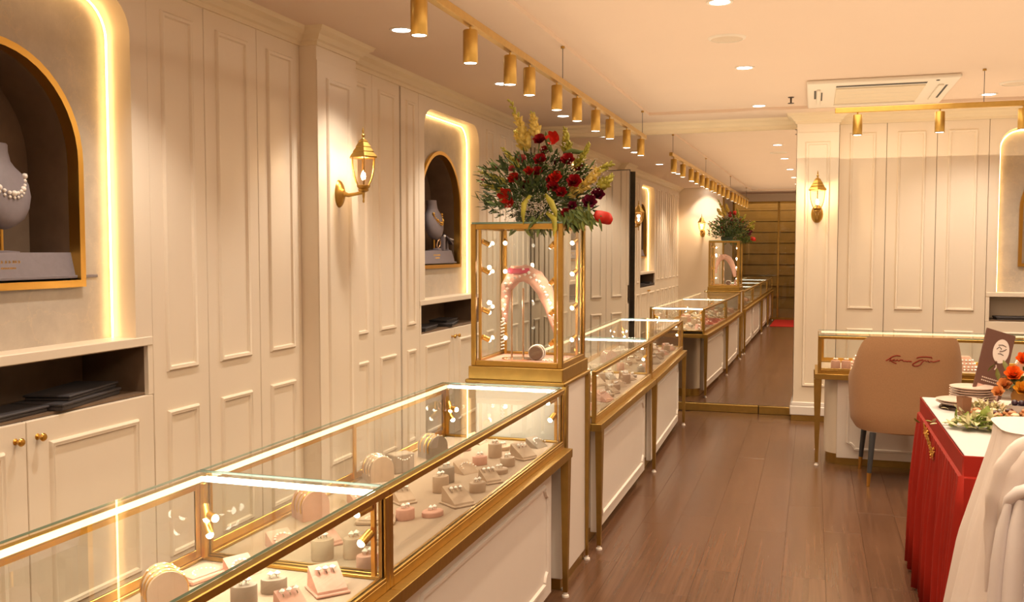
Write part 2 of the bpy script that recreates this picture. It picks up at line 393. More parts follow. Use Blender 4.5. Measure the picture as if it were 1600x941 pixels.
def niche_cabinet(W, loc, rz, label, open_x=(.10, 1.25), z_top=2.50, r=.15, knob=True):   # open_x, z_top: the recessed opening
    t = thing('display_cabinet', label, 'cabinet', loc, rz)
    a, b = open_x; zs = 1.137; cx = (a+b)/2
    opening = [(a, zs)]+arc(a+r, z_top-r, r, 180, 90, 8)+arc(b-r, z_top-r, r, 90, 0, 8)+[(b, zs)]
    MB().prism([(.001, zs)]+opening+[(W-.001, zs), (W-.001, DT), (.001, DT)], 0, .12).obj('face_panel', PAINT, t, 30)
    hw, sp, zb = .415, 1.83, 1.352
    arch = lambda q: [(cx-hw-q, zb-q), (cx+hw+q, zb-q)]+arc(cx, sp, hw+q, 0, 180, 24)
    MB().prism([(a-.04, zs-.02), (b+.04, zs-.02), (b+.04, z_top+.03), (a-.04, z_top+.03)], .121, .14, [arch(0)]).obj('back_panel', STONE, t, 30)
    MB().prism(arch(.0), .098, .15, [[(x, z) for x, z in [(cx-hw+.027, zb+.027), (cx+hw-.027, zb+.027)]+arc(cx, sp, hw-.027, 0, 180, 24)]]).obj('arch_frame', GOLD, t, 40)
    q = -.0265; A = [(cx-hw-q, zb-q), (cx+hw+q, zb-q)]+arc(cx, sp, hw+q, 0, 180, 24)
    al = MB(); n = len(A)
    al.add([(x, .105, z) for x, z in A]+[(x, .345, z) for x, z in A], [[i+n, (i+1) % n+n, (i+1) % n, i] for i in range(n)]+[[i+n for i in range(n)][::-1]])
    al.obj('alcove_liner', DARKB, t, 40)
    e = .016
    led = [(a+e, .102, zs+.002)]+[(x+e if x < cx else x-e, .102, z-e) for x, z in (arc(a+r, z_top-r, r, 180, 90, 8)+arc(b-r, z_top-r, r, 90, 0, 8))]+[(b-e, .102, zs+.002)]
    MB().tube(led, .0042, 6).obj('led_strip', LEDN, t)
    MB().box(.001, W-.001, -.004, .13, 1.10, zs, .003).obj('sill', PAINT, t)
    s0, s1 = .03, W-.03
    sb = MB()
    sb.box(s0, s1, .02, .34, .895, .905); sb.box(s0, s1, .335, .345, .905, 1.10); sb.box(s0-.01, s0, .02, .34, .9, 1.10); sb.box(s1, s1+.01, .02, .34, .9, 1.10); sb.box(s0, s1, .02, .34, 1.094, 1.0995)
    sb.obj('slot_shelf', DARKB, t, 0)
    MB().box(.001, s0, 0, .02, .895, 1.10).obj('slot_stile', PAINT, t, 0); MB().box(s1, W-.001, 0, .02, .895, 1.10).obj('slot_stile', PAINT, t, 0)
    MB().box(.001, W-.001, .026, .36, 0, .893).obj('carcass', BLACK, t, 0)
    MB().box(.001, W-.001, .004, .026, 0, .07).obj('plinth', PAINT, t, 0)
    m = W/2
    for x0, x1, k in ((0, m, m-.049), (m, W, m+.049)):
        door_leaf(t, x0, x1, .074, .893, [(x0+.10, x1-.10, .17, .806)], knob=(k, .832) if knob else None)
    return t
hL = pi/2
tall_cabinet([0, .42, .85, 1.275, 1.7, 2.125, 2.55], (XL, -.6, 0), hL, 'cream tall cabinet left of the viewpoint, seen only in mirror')
niche_cabinet(1.35, (XL, 1.95, 0), hL, 'cream cabinet with lit arched niche at left edge of photo')
tall_cabinet([0, .385, .81, 1.22], (XL, 3.30, 0), hL, 'cream tall cabinet of three panelled doors left of the nearest wall lantern')
tall_cabinet([0, .41, .82, 1.14], (XL, 4.98, 0), hL, 'cream tall cabinet with dark door gap right of the left wall lantern', lm=.82)
niche_cabinet(1.34, (XL, 6.12, 0), hL, 'cream cabinet with lit arched niche behind the glass tower')
tall_cabinet([0, .35, .70, 1.05, 1.395], (XL, 7.46, 0), hL, 'cream tall cabinet between far niche and the mirror')
tall_cabinet([0, .385, .781, 1.18], (.205, 8.752, 0), 0, 'cream tall cabinet of three doors on the right back wall', depth=.2)
nr = niche_cabinet(1.34, (1.386, 8.752, 0), 0, 'cream cabinet with gold lit niche at right edge of photo', open_x=(.08, 1.26))
tall_cabinet([0, .42, .86], (2.73, 8.752, 0), 0, 'cream tall cabinet in the right corner outside the frame', depth=.2)
# the dark reveal of the door that stands ajar
# ================================================================== MIRROR
mr = thing('wall_mirror', 'large mirror covering the back wall and reflecting the shop', 'mirror', (-1.38, YM, .0), R_(-.5))
MB().box(-1.235, 1.228, 0, .012, .075, 2.562).obj('mirror_glass', MIRROR, mr, 0)
for x0, x1 in ((-.4, .93), (.935, 1.22)): MB().box(x0, x1, -.028, .0, .0, .072, .003).obj('base_strip', BRASSD, mr)
MB().box(-1.235, 1.225, -.006, .010, 2.562, 2.572).obj('top_trim', BRASSD, mr, 0)
# mirrored jib door, ajar
jd = thing('door_1', None, None, (-2.135, YM-.010, 0), R_(-13.2)); struct(jd, 'mirrored door leaf standing slightly ajar in the mirror wall')
MB().box(0, .522, -.002, .0, .09, 2.225).obj('mirror_glass', MIRROR, jd, 0)
MB().box(-.003, .522, .0005, .007, .085, 2.228).obj('leaf', PAINT, jd, 0)
DBR = mat('dark_bronze_edge', (.05, .03, .02), .5)
MB().box(.5225, .5265, -.003, .007, .085, 2.234).obj('edge_strip', DBR, jd, 0); MB().box(-.003, .522, -.003, .007, 2.2285, 2.234).obj('edge_strip', DBR, jd, 0)

# ================================================================== CEILING FIXTURES
ords = ['first', 'second', 'third', 'fourth', 'fifth', 'sixth', 'seventh', 'eighth', 'ninth', 'tenth', 'eleventh', 'twelfth', 'thirteenth', 'fourteenth', 'fifteenth', 'sixteenth', 'seventeenth', 'eighteenth', 'nineteenth', 'twentieth']
dl = thing('downlight', '', 'downlight'); dl['label'] = ''
MB().lathe([(.046, -.001), (.050, -.006), (.062, -.006), (.064, 0)], n=24).obj('trim_ring', WHITEP, dl)
MB().lathe([(.0, -.0035), (.047, -.004), (.047, 0)], n=24).obj('lens', DOWNL, dl)
DLS = []
first = True
def place_down(x, y, lab, z):
    global first
    o = dl if first else dup(dl)
    first = False
    o.location = (x, y, z); o['label'] = lab; o['group'] = 'recessed ceiling downlights'
    return o
for (x, lab, ys) in ((-2.095, 'over the left aisle by the wall', (-.45, 1.25, 2.95, 4.67, 6.38, 8.08)), (-.445, 'over the wooden walkway', (-.45, 1.25, 2.95, 4.70, 6.43, 8.16)), (1.265, 'over the right side', (-.45, 2.9, 4.6, 6.2, 8.09)), (2.8, 'by the far right wall outside the frame', (1.2, 4.6, 7.9))):
    for k, y in enumerate(ys):
        z = ZC if x < -1.4 else 2.685
        place_down(x, y, 'round white glowing downlight %s, %s from the entrance' % (lab, ords[k]), z)
        side = x < -2
        lamp('downlight_lamp', 'SPOT', (x, y, z-.012), 72 if side else (70 if k == len(ys)-1 and x > 1 else 56), (1, .87, .72) if side or (k == len(ys)-1 and x > 1) else (1, .77, .52), spot_size=R_(100 if side else 120), spot_blend=.6 if side else .8, shadow_soft_size=.05)
# track rail and spotlights, left
TX = -1.385
tr = thing('track_rail', 'long brass track rail hanging on wires above the left counters', 'track rail', (TX, 0, 2.45))
MB().box(-.017, .017, -1.2, 8.12, -.018, .018, .003).obj('rail', BRASS, tr)
for y in (-.8, 2.2, 5.33, 8.0): MB().tube([(0, y, .018), (0, y, .212)], .0022, 5).obj('wire', CHAR, tr); 
for y in (-.8, 2.2, 5.33, 8.0): MB().lathe([(.012, .196), (.012, .2095)], (0, y, 0), 10).obj('ceiling_cup', BRASS, tr)
hd = thing('track_spotlight', 'x', 'spotlight')
MB().lathe([(.0, -.148), (.026, -.149), (.0305, -.152), (.0315, -.150), (.0315, -.018), (.029, -.014), (0, -.014)][1:], n=20).obj('housing', BRASS, hd)
MB().lathe([(.0, -.1495), (.0262, -.1500), (.0262, -.1480)], n=20).obj('lens', SPOTL, hd)
MB().lathe([(.005, -.0145), (.005, .028)], n=8).obj('stem', BRASS, hd)
HY = [-.9, -.35, .2, .75, 1.3, 1.9, 2.6, 3.245, 3.79, 4.338, 4.66, 5.20, 5.68, 6.20, 6.66, 7.30, 7.93]
heads = []
for k, y in enumerate(HY):
    o = hd if k == 0 else dup(hd)
    o.location = (TX, y, 2.43); vis = k-6
    o['label'] = ('brass cylinder track spotlight, %s in view from the near end of left rail' % ords[vis-1]) if vis > 0 else 'brass cylinder track spotlight, %s from entrance end, out of frame, mirrored' % ords[k]
    o['group'] = 'spotlights on the left track rail'
    lamp('track_lamp', 'SPOT', (TX, y, 2.265), 9, (1, .74, .45), (0, R_(14), 0), spot_size=R_(80), spot_blend=.7, shadow_soft_size=.025)
# right track
tr2 = thing('track_rail', 'shorter brass track rail above the right counter', 'track rail', (.13, 6.96, 2.45))
MB().box(0, 2.6, -.017, .017, -.018, .018, .003).obj('rail', BRASS, tr2)
for x in (.93, 2.3): MB().tube([(x, 0, .018), (x, 0, .236)], .0022, 5).obj('wire', CHAR, tr2); MB().lathe([(.012, .222), (.012, .2345)], (x, 0, 0), 10).obj('ceiling_cup', BRASS, tr2)
for k, x in enumerate((.278, .796, 1.295, 1.8, 2.3)):
    o = dup(hd, (x, 6.96, 2.43), label='brass cylinder track spotlight, %s from the left on the right rail' % ords[k], group='spotlights on the right track rail')
    lamp('track_lamp', 'SPOT', (x, 6.96, 2.265), 14, (1, .78, .52), (R_(8), 0, 0), spot_size=R_(74), spot_blend=.5, shadow_soft_size=.025)
# air conditioner cassette
ac = thing('air_conditioner', 'square cream ceiling cassette air conditioner above the right back wall', 'air conditioner', (.44, 7.66, 2.6845))
MB().box(-.5, .5, -.6, .6, -.028, 0, .008).obj('panel', WHITEP, ac)
gr_ = MB().box(-.30, .30, -.36, .36, -.036, -.026, .004).obj('grille', mat('aged_cream_plastic', (.70, .60, .44), .5), ac)
for k in range(4): MB().box(-.27, .27, -.26+k*.17-.003, -.26+k*.17+.003, -.0368, -.036).obj('grille_bar', WHITEP, gr_, 0)
for a in ((-.30, .30, -.47, -.405), (-.45, -.435, -.30, .10), (-.40, -.39, -.20, .20), (.435, .45, -.30, .30)):
    MB().box(*a, -.0290, -.0275).obj('air_slot', BLACK, ac, 0)
for a in ((-.30, .30, .42, .47), (-.43, -.405, -.34, .34), (.385, .42, -.34, .34)):
    MB().box(*a, -.040, -.0275, .003).obj('louver', WHITEP, ac)
MB().lathe([(.012, -.032), (.012, -.028)], (.36, -.52, 0), 10).obj('sensor', BLACK, ac)
sp = thing('ceiling_speaker', 'round cream ceiling speaker grille over the walkway', 'speaker', (-.48, 5.51, 2.685))
MB().lathe([(.0, -.010), (.07, -.0095), (.086, -.007), (.094, -.003)], n=28).obj('grille', mat('speaker_mesh', (.66, .55, .43), .7, noise=.1, nscale=300), sp)
MB().lathe([(.086, -.001), (.090, -.011), (.102, -.006), (.106, 0)], n=28).obj('rim', WHITEP, sp)
dup(sp, (1.36, 7.6, 2.685), label='round cream ceiling speaker grille above the right rail, near photo edge')
sk = thing('sprinkler', 'small metal sprinkler head on the ceiling left of air conditioner', 'sprinkler', (-.182, 7.795, 2.685))
MB().lathe([(.024, 0), (.022, -.005), (.008, -.007), (.006, -.045), (.0, -.045)][::-1], n=12).obj('body', DBR, sk)
MB().lathe([(.024, -.05), (.024, -.046)], n=12).obj('deflector', DBR, sk)

# ================================================================== WALL LANTERNS
def lantern(loc, rz, label, power=2.2):
    t = thing('wall_lantern', label, 'wall lamp', loc, rz)   # origin on the wall at the back plate
    MB().lathe([(.0, -.034), (.016, -.033), (.022, -.025), (.036, -.020), (.046, -.010), (.050, 0)], n=20, ax='y', sy=1.55).obj('back_plate', BRASS, t)
    MB().tube([(0, -.028, .0), (0, -.06, -.008), (0, -.10, -.003), (0, -.135, .004), (0, -.15, .012)], [.014, .011, .009, .011, .013], 10).obj('arm', BRASS, t)
    C = (0, -.15, 0)
    MB().lathe([(.0, -.052), (.005, -.050), (.006, -.04), (.004, -.034), (.006, -.02), (.008, .005), (.026, .012), (.030, .020), (.026, .026), (.036, .036), (.038, .044), (.030, .046)], C, 12).obj('base_cup', BRASS, t)
    H = 6; a0 = pi/6
    gl = [(.034, .046), (.045, .066), (.056, .096), (.063, .13), (.066, .165), (.067, .195)]
    MB().lathe(gl[:], C, H, a0=a0).obj('glass_shade', glass('lantern_glass', (1, .90, .78)), t, 0)
    rb = MB()
    for i in range(H):
        a = a0+2*pi*i/H; rb.tube([(C[0]+r*1.02*cos(a), C[1]+r*1.02*sin(a), h) for r, h in gl], .0032, 5)
    rb.obj('rib', BRASS, t)
    MB().lathe([(.062, .193), (.082, .193), (.084, .200), (.080, .206), (.062, .224), (.064, .229), (.046, .250), (.048, .255), (.028, .280), (.030, .284), (.012, .298), (.0, .30)], C, H, a0=a0).obj('roof', BRASS, t, 25)
    MB().lathe([(.011, .297), (.005, .305), (.010, .314), (.010, .320), (.004, .327), (.006, .340), (.0035, .352), (.0, .366)], C, 10).obj('finial', BRASS, t)
    MB().lathe([(.007, .046), (.007, .072)], C, 8).obj('candle', WHITEP, t)
    MB().lathe([(.0, .07), (.010, .078), (.014, .094), (.010, .112), (.0, .128)], C, 10).obj('bulb', BULB, t)
    M = Matrix.Translation(loc) @ Matrix.Rotation(rz, 4, 'Z')
    lamp('lantern_lamp', 'POINT', M @ Vector((0, -.15, .145)), power, (1, .68, .36), shadow_soft_size=.02)
    return t
lantern((PX-.006+.012, 4.75, 1.805), hL, 'brass wall lantern on the left pilaster between tall cabinets')
lantern((.03, 8.594, 1.80), 0, 'brass wall lantern on the pilaster right of the mirror', 3.5)
lantern((-2.17, -.6, 1.80), pi, 'brass wall lantern on entrance return wall, seen in the mirror', 6)

# ================================================================== GLASS COUNTERS
def spot_bar(parent, x, y, z0, z1, heads, name='light_bar', q=1.4):
    b = MB().box(x-.006, x+.006, y-.006, y+.006, z0, z1, .001).obj(name, GOLD, parent)
    for zz, d in heads:
        d = Vector(d).normalized(); p0 = Vector((x, y, zz)); p1 = p0+d*.012; p2 = p1+d*.038
        h = MB(); h.tube([p0, p1], .0032, 6); h.tube([p1, p2], .0085*q, 10); h.ball(p2, .0075*q, 10, 6, mi=1)
        h.obj('mini_spotlight', [GOLD, SPOTL], b)
    return b
def counter(L, loc, rz, label, legs, D=.56, bars=True, ends=(True, True), lamp_w=7., join=(False, False)):
    t = thing('display_counter', label, 'display counter', loc, rz)
    # case
    MB().box(.004, L-.004, .004, D-.004, .640, .666, .002).obj('deck', DECK, t)
    fr = MB(); s = .011
    for x in (0, L-2*s):
        fr.box(x, x+2*s, 0, 2*s, .6405, .8795, .002); fr.box(x, x+2*s, D-2*s, D, .6405, .8735, .002)
    fr.box(2*s, L-2*s, .0004, 2*s, .667, .676, .001); fr.box(2*s, L-2*s, D-2*s, D-.0004, .667, .676, .001); fr.box(.0004, 2*s, 2*s, D-2*s, .667, .676, .001); fr.box(L-2*s, L-.0004, 2*s, D-2*s, .667, .676, .001)
    fr.box(0, L, -.001, 2*s, .880, .899, .002); fr.box(0, L, D-2*s, D, .874, .896, .002)
    for y0_, y1_ in ((-.0006, .0036), (D-.0036, D+.0006)): fr.box(2*s, L-2*s, y0_, y1_, .6405, .6668, .0008)
    fr.obj('case_frame', BRASS, t)
    MB().box(.0015, L-.0015, .020, D, .8995, .9055, edge_mi=1).obj('glass_top', [GLASS, EDGE], t, 0)
    MB().box(2*s, L-2*s, .006, .012, .676, .880, edge_mi=1).obj('glass_front', [GLASS, EDGE], t, 0)
    for k, x in enumerate((.006, L-.012)):
        if ends[k]: MB().box(x, x+.006, 2*s, D-2*s, .676, .892, edge_mi=1).obj('glass_end', [GLASS, EDGE], t, 0)
    for k in (0, 1):      # sliding rear doors
        x0, x1 = (2*s, L/2+.015) if k == 0 else (L/2-.015, L-2*s); y = D-.010-k*.006
        d = MB().box(x0+.02, x1-.02, y, y+.004, .70, .86, edge_mi=1).obj('rear_door', [GLASS, EDGE], t, 0)
        f_ = MB(); f_.box(x0, x0+.02, y-.001, y+.005, .677, .874, .001); f_.box(x1-.02, x1, y-.001, y+.005, .677, .874, .001)
        f_.box(x0+.02, x1-.02, y-.001, y+.005, .677, .70, .001); f_.box(x0+.02, x1-.02, y-.001, y+.005, .86, .874, .001); f_.obj('door_frame', GOLD, d)
    MB().box(2*s, L-2*s, D-2*s-.014, D-2*s, .884, .8965, .002).obj('led_strip', LEDY, t)
    MB().box(L-2*s-.020, L-2*s, .028, D-2*s-.016, .886, .8975, .002).obj('led_strip', LEDW, t)
    if bars:
        spot_bar(t, L-.030, .030, .68, .88, [(.862, (-.8, .45, -.25)), (.80, (-.75, .25, -.45))])
        spot_bar(t, L-.034, D-.036, .68, .88, [(.835, (-.2, -.3, -.8)), (.80, (-.3, -.8, -.1)), (.785, (-.3, -.5, -.6))])
    # table frame
    r = MB(); o = .032; q0 = 0 if join[0] else -o*.6; q1 = L if join[1] else L+o*.6
    r.box(q0, q1, -o, .02, .603, .640, .0012); r.box(q0, q1, D-.02, D+o, .603, .640, .0012); r.box(q0, .03, .0205, D-.0205, .603, .640, .0012); r.box(L-.03, q1, .0205, D-.0205, .603, .640, .0012)
    r.obj('table_rail', BRASSD, t)
    for x in legs:
        for y in (-.012, D+.012):
            sx = .027
            lg = MB(); lg.add([(x-sx, y-.017, .603), (x+sx, y-.017, .603), (x+sx, y+.017, .603), (x-sx, y+.017, .603), (x-.010, y-.010, .022), (x+.010, y-.010, .022), (x+.010, y+.010, .022), (x-.010, y+.010, .022)],
                              [[0,1,2,3][::-1], [4,5,6,7], [0,1,5,4][::-1], [1,2,6,5][::-1], [2,3,7,6][::-1], [3,0,4,7][::-1]])
            lo = lg.obj('leg', BRASSD, t, 20)
            MB().lathe([(.009, .022), (.009, .010), (.015, .008), (.016, 0)][::-1], (x, y, 0), 10).obj('foot', RUBW, lo)
    # cabinet body with rounded ends
    def rr(x0, x1, y0, y1, q, n=8):
        P = []
        for cx_, cy_, a in ((x1-q, y0+q, -90), (x1-q, y1-q, 0), (x0+q, y1-q, 90), (x0+q, y0+q, 180)):
            P += [(cx_+q*cos(R_(a+90*i/n)), cy_+q*sin(R_(a+90*i/n))) for i in range(n+1)]
        return P
    x0, x1 = .05, L-.05
    MB().vprism(rr(x0, x1, .055, D-.03, .12), .075, .603).obj('body', PAINT, t, 30)
    MB().vprism(rr(x0+.012, x1-.012, .067, D-.042, .11), .0, .075).obj('plinth', BRASSD, t, 30)
    fp = MB().box(.13, L-.13, .022, .056, .055, .598, .002).obj('front_panel', WHITEB, t)
    # moulding with notched corners
    a, b, c_, d_ = .20, L-.20, .12, .53; q = .045
    path = []
    for cx_, cz_, s0 in ((a, c_, 0), (b, c_, 90), (b, d_, 180), (a, d_, 270)):
        path += [(cx_+q*cos(R_(s0+90-90*i/5)), cz_+q*sin(R_(s0+90-90*i/5))) for i in range(6)]
    MB().tube([(x, .021, z) for x, z in path], .0105, 6, closed=True).obj('moulding', WHITEB, fp)
    M = Matrix.Translation(loc) @ Matrix.Rotation(rz, 4, 'Z')
    if lamp_w:
        # what the led strips throw into the case
        lamp('counter_led_lamp', 'AREA', M @ Vector((L/2, D-.12, .885)), lamp_w*.42, (1, .78, .50), (R_(10), 0, rz), shape='RECTANGLE', size=L*.9, size_y=.012)
        lamp('counter_led_lamp', 'AREA', M @ Vector((L-.10, D/2, .885)), lamp_w*.3, (1, .84, .62), (0, R_(15), rz), shape='RECTANGLE', size=.012, size_y=D*.8)
    return t
XF = -1.005; A1, A2, B1, B2, END = .40, 2.15, 4.535, 6.24, 8.075
counter(1.598, (XF, -2.92, 0), hL, 'glass display counter nearest the entrance, seen only in mirror', (.06, 1.47), bars=False, lamp_w=0, join=(False, True))
counter(1.715, (XF, -1.318, 0), hL, 'glass display counter beside the viewpoint, out of frame', (.06, 1.64), bars=False, lamp_w=0, join=(True, True))
counter(1.75, (XF, A1, 0), hL, 'nearest glass display counter with brass frame at bottom left', (.06,), lamp_w=4.5, join=(True, True))
counter(1.765, (XF, A2+.0005, 0), hL, 'second glass display counter, between nearest counter and flower tower', (1.745,), lamp_w=4.5, join=(True, False))
counter(B2-B1-.001, (XF, B1, 0), hL, 'third glass display counter, just beyond the flower tower', (.035,), lamp_w=4.5, join=(False, True))
counter(END-B2-.012, (XF, B2+.012, 0), hL+R_(1.0), 'fourth glass display counter, ending just before the mirror', (.04, END-B2-.02), lamp_w=4.5, join=(True, False))
counter(2.5, (.048, 6.85, 0), 0, 'glass display counter behind the beige chair at right', (-.0, 2.45), D=.49, lamp_w=9)

# ================================================================== GLASS TOWER WITH FLOWERS
TW = thing('tower_showcase', 'tall brass framed glass showcase on white plinth under the flowers', 'showcase', (-1.225, 4.19, 0))
MB().box(-.20, .20, -.235, .235, .05, .905, .004).obj('plinth', WHITEB, TW)
MB().box(-.19, .19, -.225, .225, 0, .05).obj('kick', BRASSD, TW, 0)
b = MB(); b.box(-.245, .215, -.25, .25, .903, .920, .004); b.box(-.232, .203, -.24, .24, .920, .978, .003); b.obj('brass_base', BRASSD, TW)
for sy in (-1, 1):
    lg = MB(); y = .215*sy; x = .208
    lg.add([(x-.01, y-.022, .903), (x+.01, y-.022, .903), (x+.01, y+.022, .903), (x-.01, y+.022, .903), (x-.006, y-.008, .02), (x+.006, y-.008, .02), (x+.006, y+.008, .02), (x-.006, y+.008, .02)], [[3,2,1,0],[4,5,6,7],[4,5,1,0][::-1],[5,6,2,1][::-1],[6,7,3,2][::-1],[7,4,0,3][::-1]])
    lo = lg.obj('leg', BRASSD, TW, 0)
    MB().lathe([(.016, 0), (.015, .008), (.009, .010), (.009, .02)], (x, y, 0), 10).obj('foot', RUBW, lo)
fx0, fx1, fy0, fy1, fz0, fz1, q = -.215, .185, -.21, .20, .978, 1.61, .011
fm = MB()
for x in (fx0, fx1):
    for y in (fy0, fy1): fm.box(x-q, x+q, y-q, y+q, fz0, fz1, .002)
for z in (fz0+.012, fz1-.012):
    fm.box(fx0+q, fx1-q, fy0-q, fy0+q, z-.012, z+.012, .002); fm.box(fx0+q, fx1-q, fy1-q, fy1+q, z-.012, z+.012, .002)
    fm.box(fx0-q, fx0+q, fy0+q, fy1-q, z-.012, z+.012, .002); fm.box(fx1-q, fx1+q, fy0+q, fy1-q, z-.012, z+.012, .002)
fm.obj('brass_frame', BRASS, TW)
z0, z1 = fz0+.024, fz1-.024
for a in ((fx0+q, fx1-q, fy0-.003, fy0+.003), (fx0+q, fx1-q, fy1-.003, fy1+.003), (fx0-.003, fx0+.003, fy0+q, fy1-q), (fx1-.003, fx1+.003, fy0+q, fy1-q)):
    MB().box(*a, z0, z1, edge_mi=1).obj('glass_pane', [GLASS, EDGE], TW, 0)
MB().box(fx0-.008, fx1+.008, fy0-.008, fy1+.008, fz1, fz1+.008, edge_mi=1).obj('glass_lid', [GLASS, EDGE], TW, 0)
MB().box(fx0+q, fx1-q, fy0+q, fy1-q, fz0, fz0+.012, .002).obj('deck', PINKS, TW)
for x, y, zz in ((fx0+.022, fy0+.02, (1.54, 1.415, 1.235, 1.11)), (fx0+.022, fy1-.02, (1.545, 1.41, 1.24, 1.09)), (fx1-.022, fy1-.02, (1.545, 1.40, 1.24, 1.09)), (fx1-.03, fy0+.025, (1.53, 1.37, 1.235, 1.10))):
    dx = 1 if x < 0 else -1; dy = 1 if y < 0 else -1
    d = (dx*.5, dy*.55, -.35) if dy > 0 else (dx*.25, dy*.9, -.35)
    spot_bar(TW, x, y, .99, 1.59, [(v, d) for v in zz], q=1.35)
    for v in zz[1:3]: lamp('showcase_lamp', 'SPOT', Vector((-1.225, 4.19, 0))+Vector((x+dx*.03, y+dy*.045, v)), 1.1, (1, .74, .5), (R_(60)*dy, 0, 0) if abs(dy) else (0,0,0), spot_size=R_(140), spot_blend=.6, shadow_soft_size=.01)
# necklace stand inside
P0 = Vector((-1.225, 4.19, .990))
ns = thing('necklace_stand', 'pink suede necklace bust on two gold rods inside the glass tower', 'jewellery stand', tuple(P0+Vector((-.02, 0, 0))))
hs = MB()
pts = [(-.125, .02, .17), (-.118, 0, .26), (-.10, -.02, .335), (-.06, -.035, .385), (-.01, -.04, .40), (.04, -.03, .375), (.08, -.02, .32), (.108, -.01, .25), (.125, 0, .18), (.135, .0, .12)]
hs.tube(pts, [.012, .020, .030, .037, .040, .040, .038, .034, .028, .016], 12)
hs.obj('bust_band', PINKS, ns)
MB().lathe([(.046, .385), (.050, .40), (.050, .425), (.047, .432), (.0, .433)], (-.03, -.035, 0), 16, sy=.8).obj('collar', PINKS, ns)
for x in (-.075, -.02): MB().lathe([(.006, .006), (.0045, .02), (.0045, .33)], (x, -.03, 0), 8).obj('rod', RGOLD, ns)
MB().lathe([(.07, 0), (.07, .006), (.0, .008)], (-.05, -.03, 0), 20).obj('foot_disc', RGOLD, ns)
nk = MB()
for i in range(len(pts)-1):
    for s_ in (0, .5):
        p = Vector(pts[i]).lerp(Vector(pts[i+1]), s_); nk.gem(p+Vector((.004, -.038, .016)), .011, i % 2); nk.gem(p+Vector((.012, -.037, -.006)), .009, 1-i % 2)
nk.tube([(-.078, -.065, .41), (-.05, -.080, .408), (-.02, -.080, .408), (.018, -.062, .41)], .013, 6, 2)

for k in range(3):
    for i in range(9): nk.gem((-.135+k*.012, .0-.02*k, .17-.016*i+.004*k), .006, (i+k) % 2)
o = nk.obj('necklace', [GEM, PEARL, mat('pink_ruby', (.62, .09, .16), .15, coat=1)], None, 0, tuple(P0+Vector((-.02, 0, 0)))); tag(o, 'ruby and pearl necklace draped over the pink bust in the tower', 'necklace')
cf = thing('bangle_roll', 'small round gold-banded bangle roll at the foot of the pink bust', 'jewellery stand', (-1.20, 4.17, .990))
MB().lathe([(.03, -.035), (.033, -.03), (.033, .03), (.03, .035)], (0, 0, .034), 16, 'y').obj('roll', mat('brown_leather', (.13, .075, .045), .6), cf)
tag(MB().ring((0, -.02, .034), .035, .003, (0,1,0)).ring((0, .012, .034), .035, .003, (0,1,0)).obj('bangle', GEM, None, 40, (-1.20, 4.17, .990)), 'pair of sparkling bangles on the roll inside the tower', 'bangle')
br = MB()
for i in range(10): a = 2*pi*i/10; br.gem((.034*cos(a), .022*sin(a), .006), .006)
tag(br.obj('bracelet', GEM, None, 0, (-1.125, 4.13, .990)), 'gem bracelet lying flat on the tower deck at right', 'bracelet')
tag(MB().lathe([(.018, 0), (.013, .02), (.009, .06), (.011, .066), (0, .07)], n=12).gem((0, -.006, .076), .010).obj('ring_cone', PINKS, None, 40, (-1.105, 4.20, .990)), 'pink cone ring holder with stone at right in tower', 'ring holder')

# ---- flower arrangement
BC = Vector((-1.225, 4.19, 1.618))
fl = thing('flower_arrangement', 'arrangement of red roses, yellow gladiolus and foliage on the glass tower', 'flowers', tuple(BC))
MB().lathe([(.0, 0), (.07, 0), (.082, .012), (.085, .05), (.078, .055), (0, .055)], n=20).obj('bowl', mat('dark_green_bowl', (.03, .06, .03), .5), fl)
def cam_pt(px, py, Y):
    a = yaw; d = Vector(((px-800)/FPX, -(py-470.5)/FPX, -1))
    rt = Vector((cos(a), sin(a), 0)); fw = Vector((-sin(a)*cos(pitch), cos(a)*cos(pitch), -sin(pitch))); up = rt.cross(fw)
    v = rt*d.x+up*d.y+fw; return Vector((0, 0, 1.5))+v*(Y/v.y)
def rel(px, py, dy): return cam_pt(px, py, BC.y+dy)-BC       # placed once here, in metres from the bowl
def petal(mb, base, dirv, up, L, W, curl, mi=0, n=3):
    d = Vector(dirv).normalized(); u = Vector(up); u = (u-d*u.dot(d)).normalized(); s = d.cross(u); vs = []
    for i in range(n+1):
        t = i/n; c = Vector(base)+d*L*t+u*curl*t*t*L; wd = W*math.sin(pi*min(.12+t*.80, .93))
        vs += [c-s*wd+u*wd*.25, c-u*wd*.12, c+s*wd+u*wd*.25]
    mb.add(vs, [[i*3+j, i*3+j+1, i*3+j+4, i*3+j+3] for i in range(n) for j in (0, 1)], mi)
def rose(mb, c, ax, r):
    ax = Vector(ax).normalized(); a = ax.orthogonal().normalized(); b = ax.cross(a)
    for ring, (n, k, op) in enumerate(((3, .45, .15), (4, .7, .35), (5, .95, .75), (6, 1.05, 1.25))):
        for i in range(n):
            q = 2*pi*(i+.37*ring)/n; rad = a*cos(q)+b*sin(q)
            petal(mb, Vector(c)-ax*r*.4+rad*r*.12, ax+rad*op*.6, -rad, r*(1.25-.08*ring), r*.55*k, -.15-.25*op*.3, 0)
REDR = mat('red_rose_petal', (.34, .006, .012), .5, noise=.25, nscale=60); REDL = mat('red_orange_petal', (.66, .03, .014), .4, noise=.15, nscale=50)
PURP = mat('plum_petal', (.16, .006, .03), .5, noise=.2, nscale=60); PINKP = mat('pink_petal', (.6, .10, .12), .5, noise=.2, nscale=60)
YEL = mat('cream_yellow_bud', (.72, .56, .14), .55, noise=.2, nscale=70); YGR = mat('yellow_green_bud', (.40, .38, .055), .55, noise=.25, nscale=60)
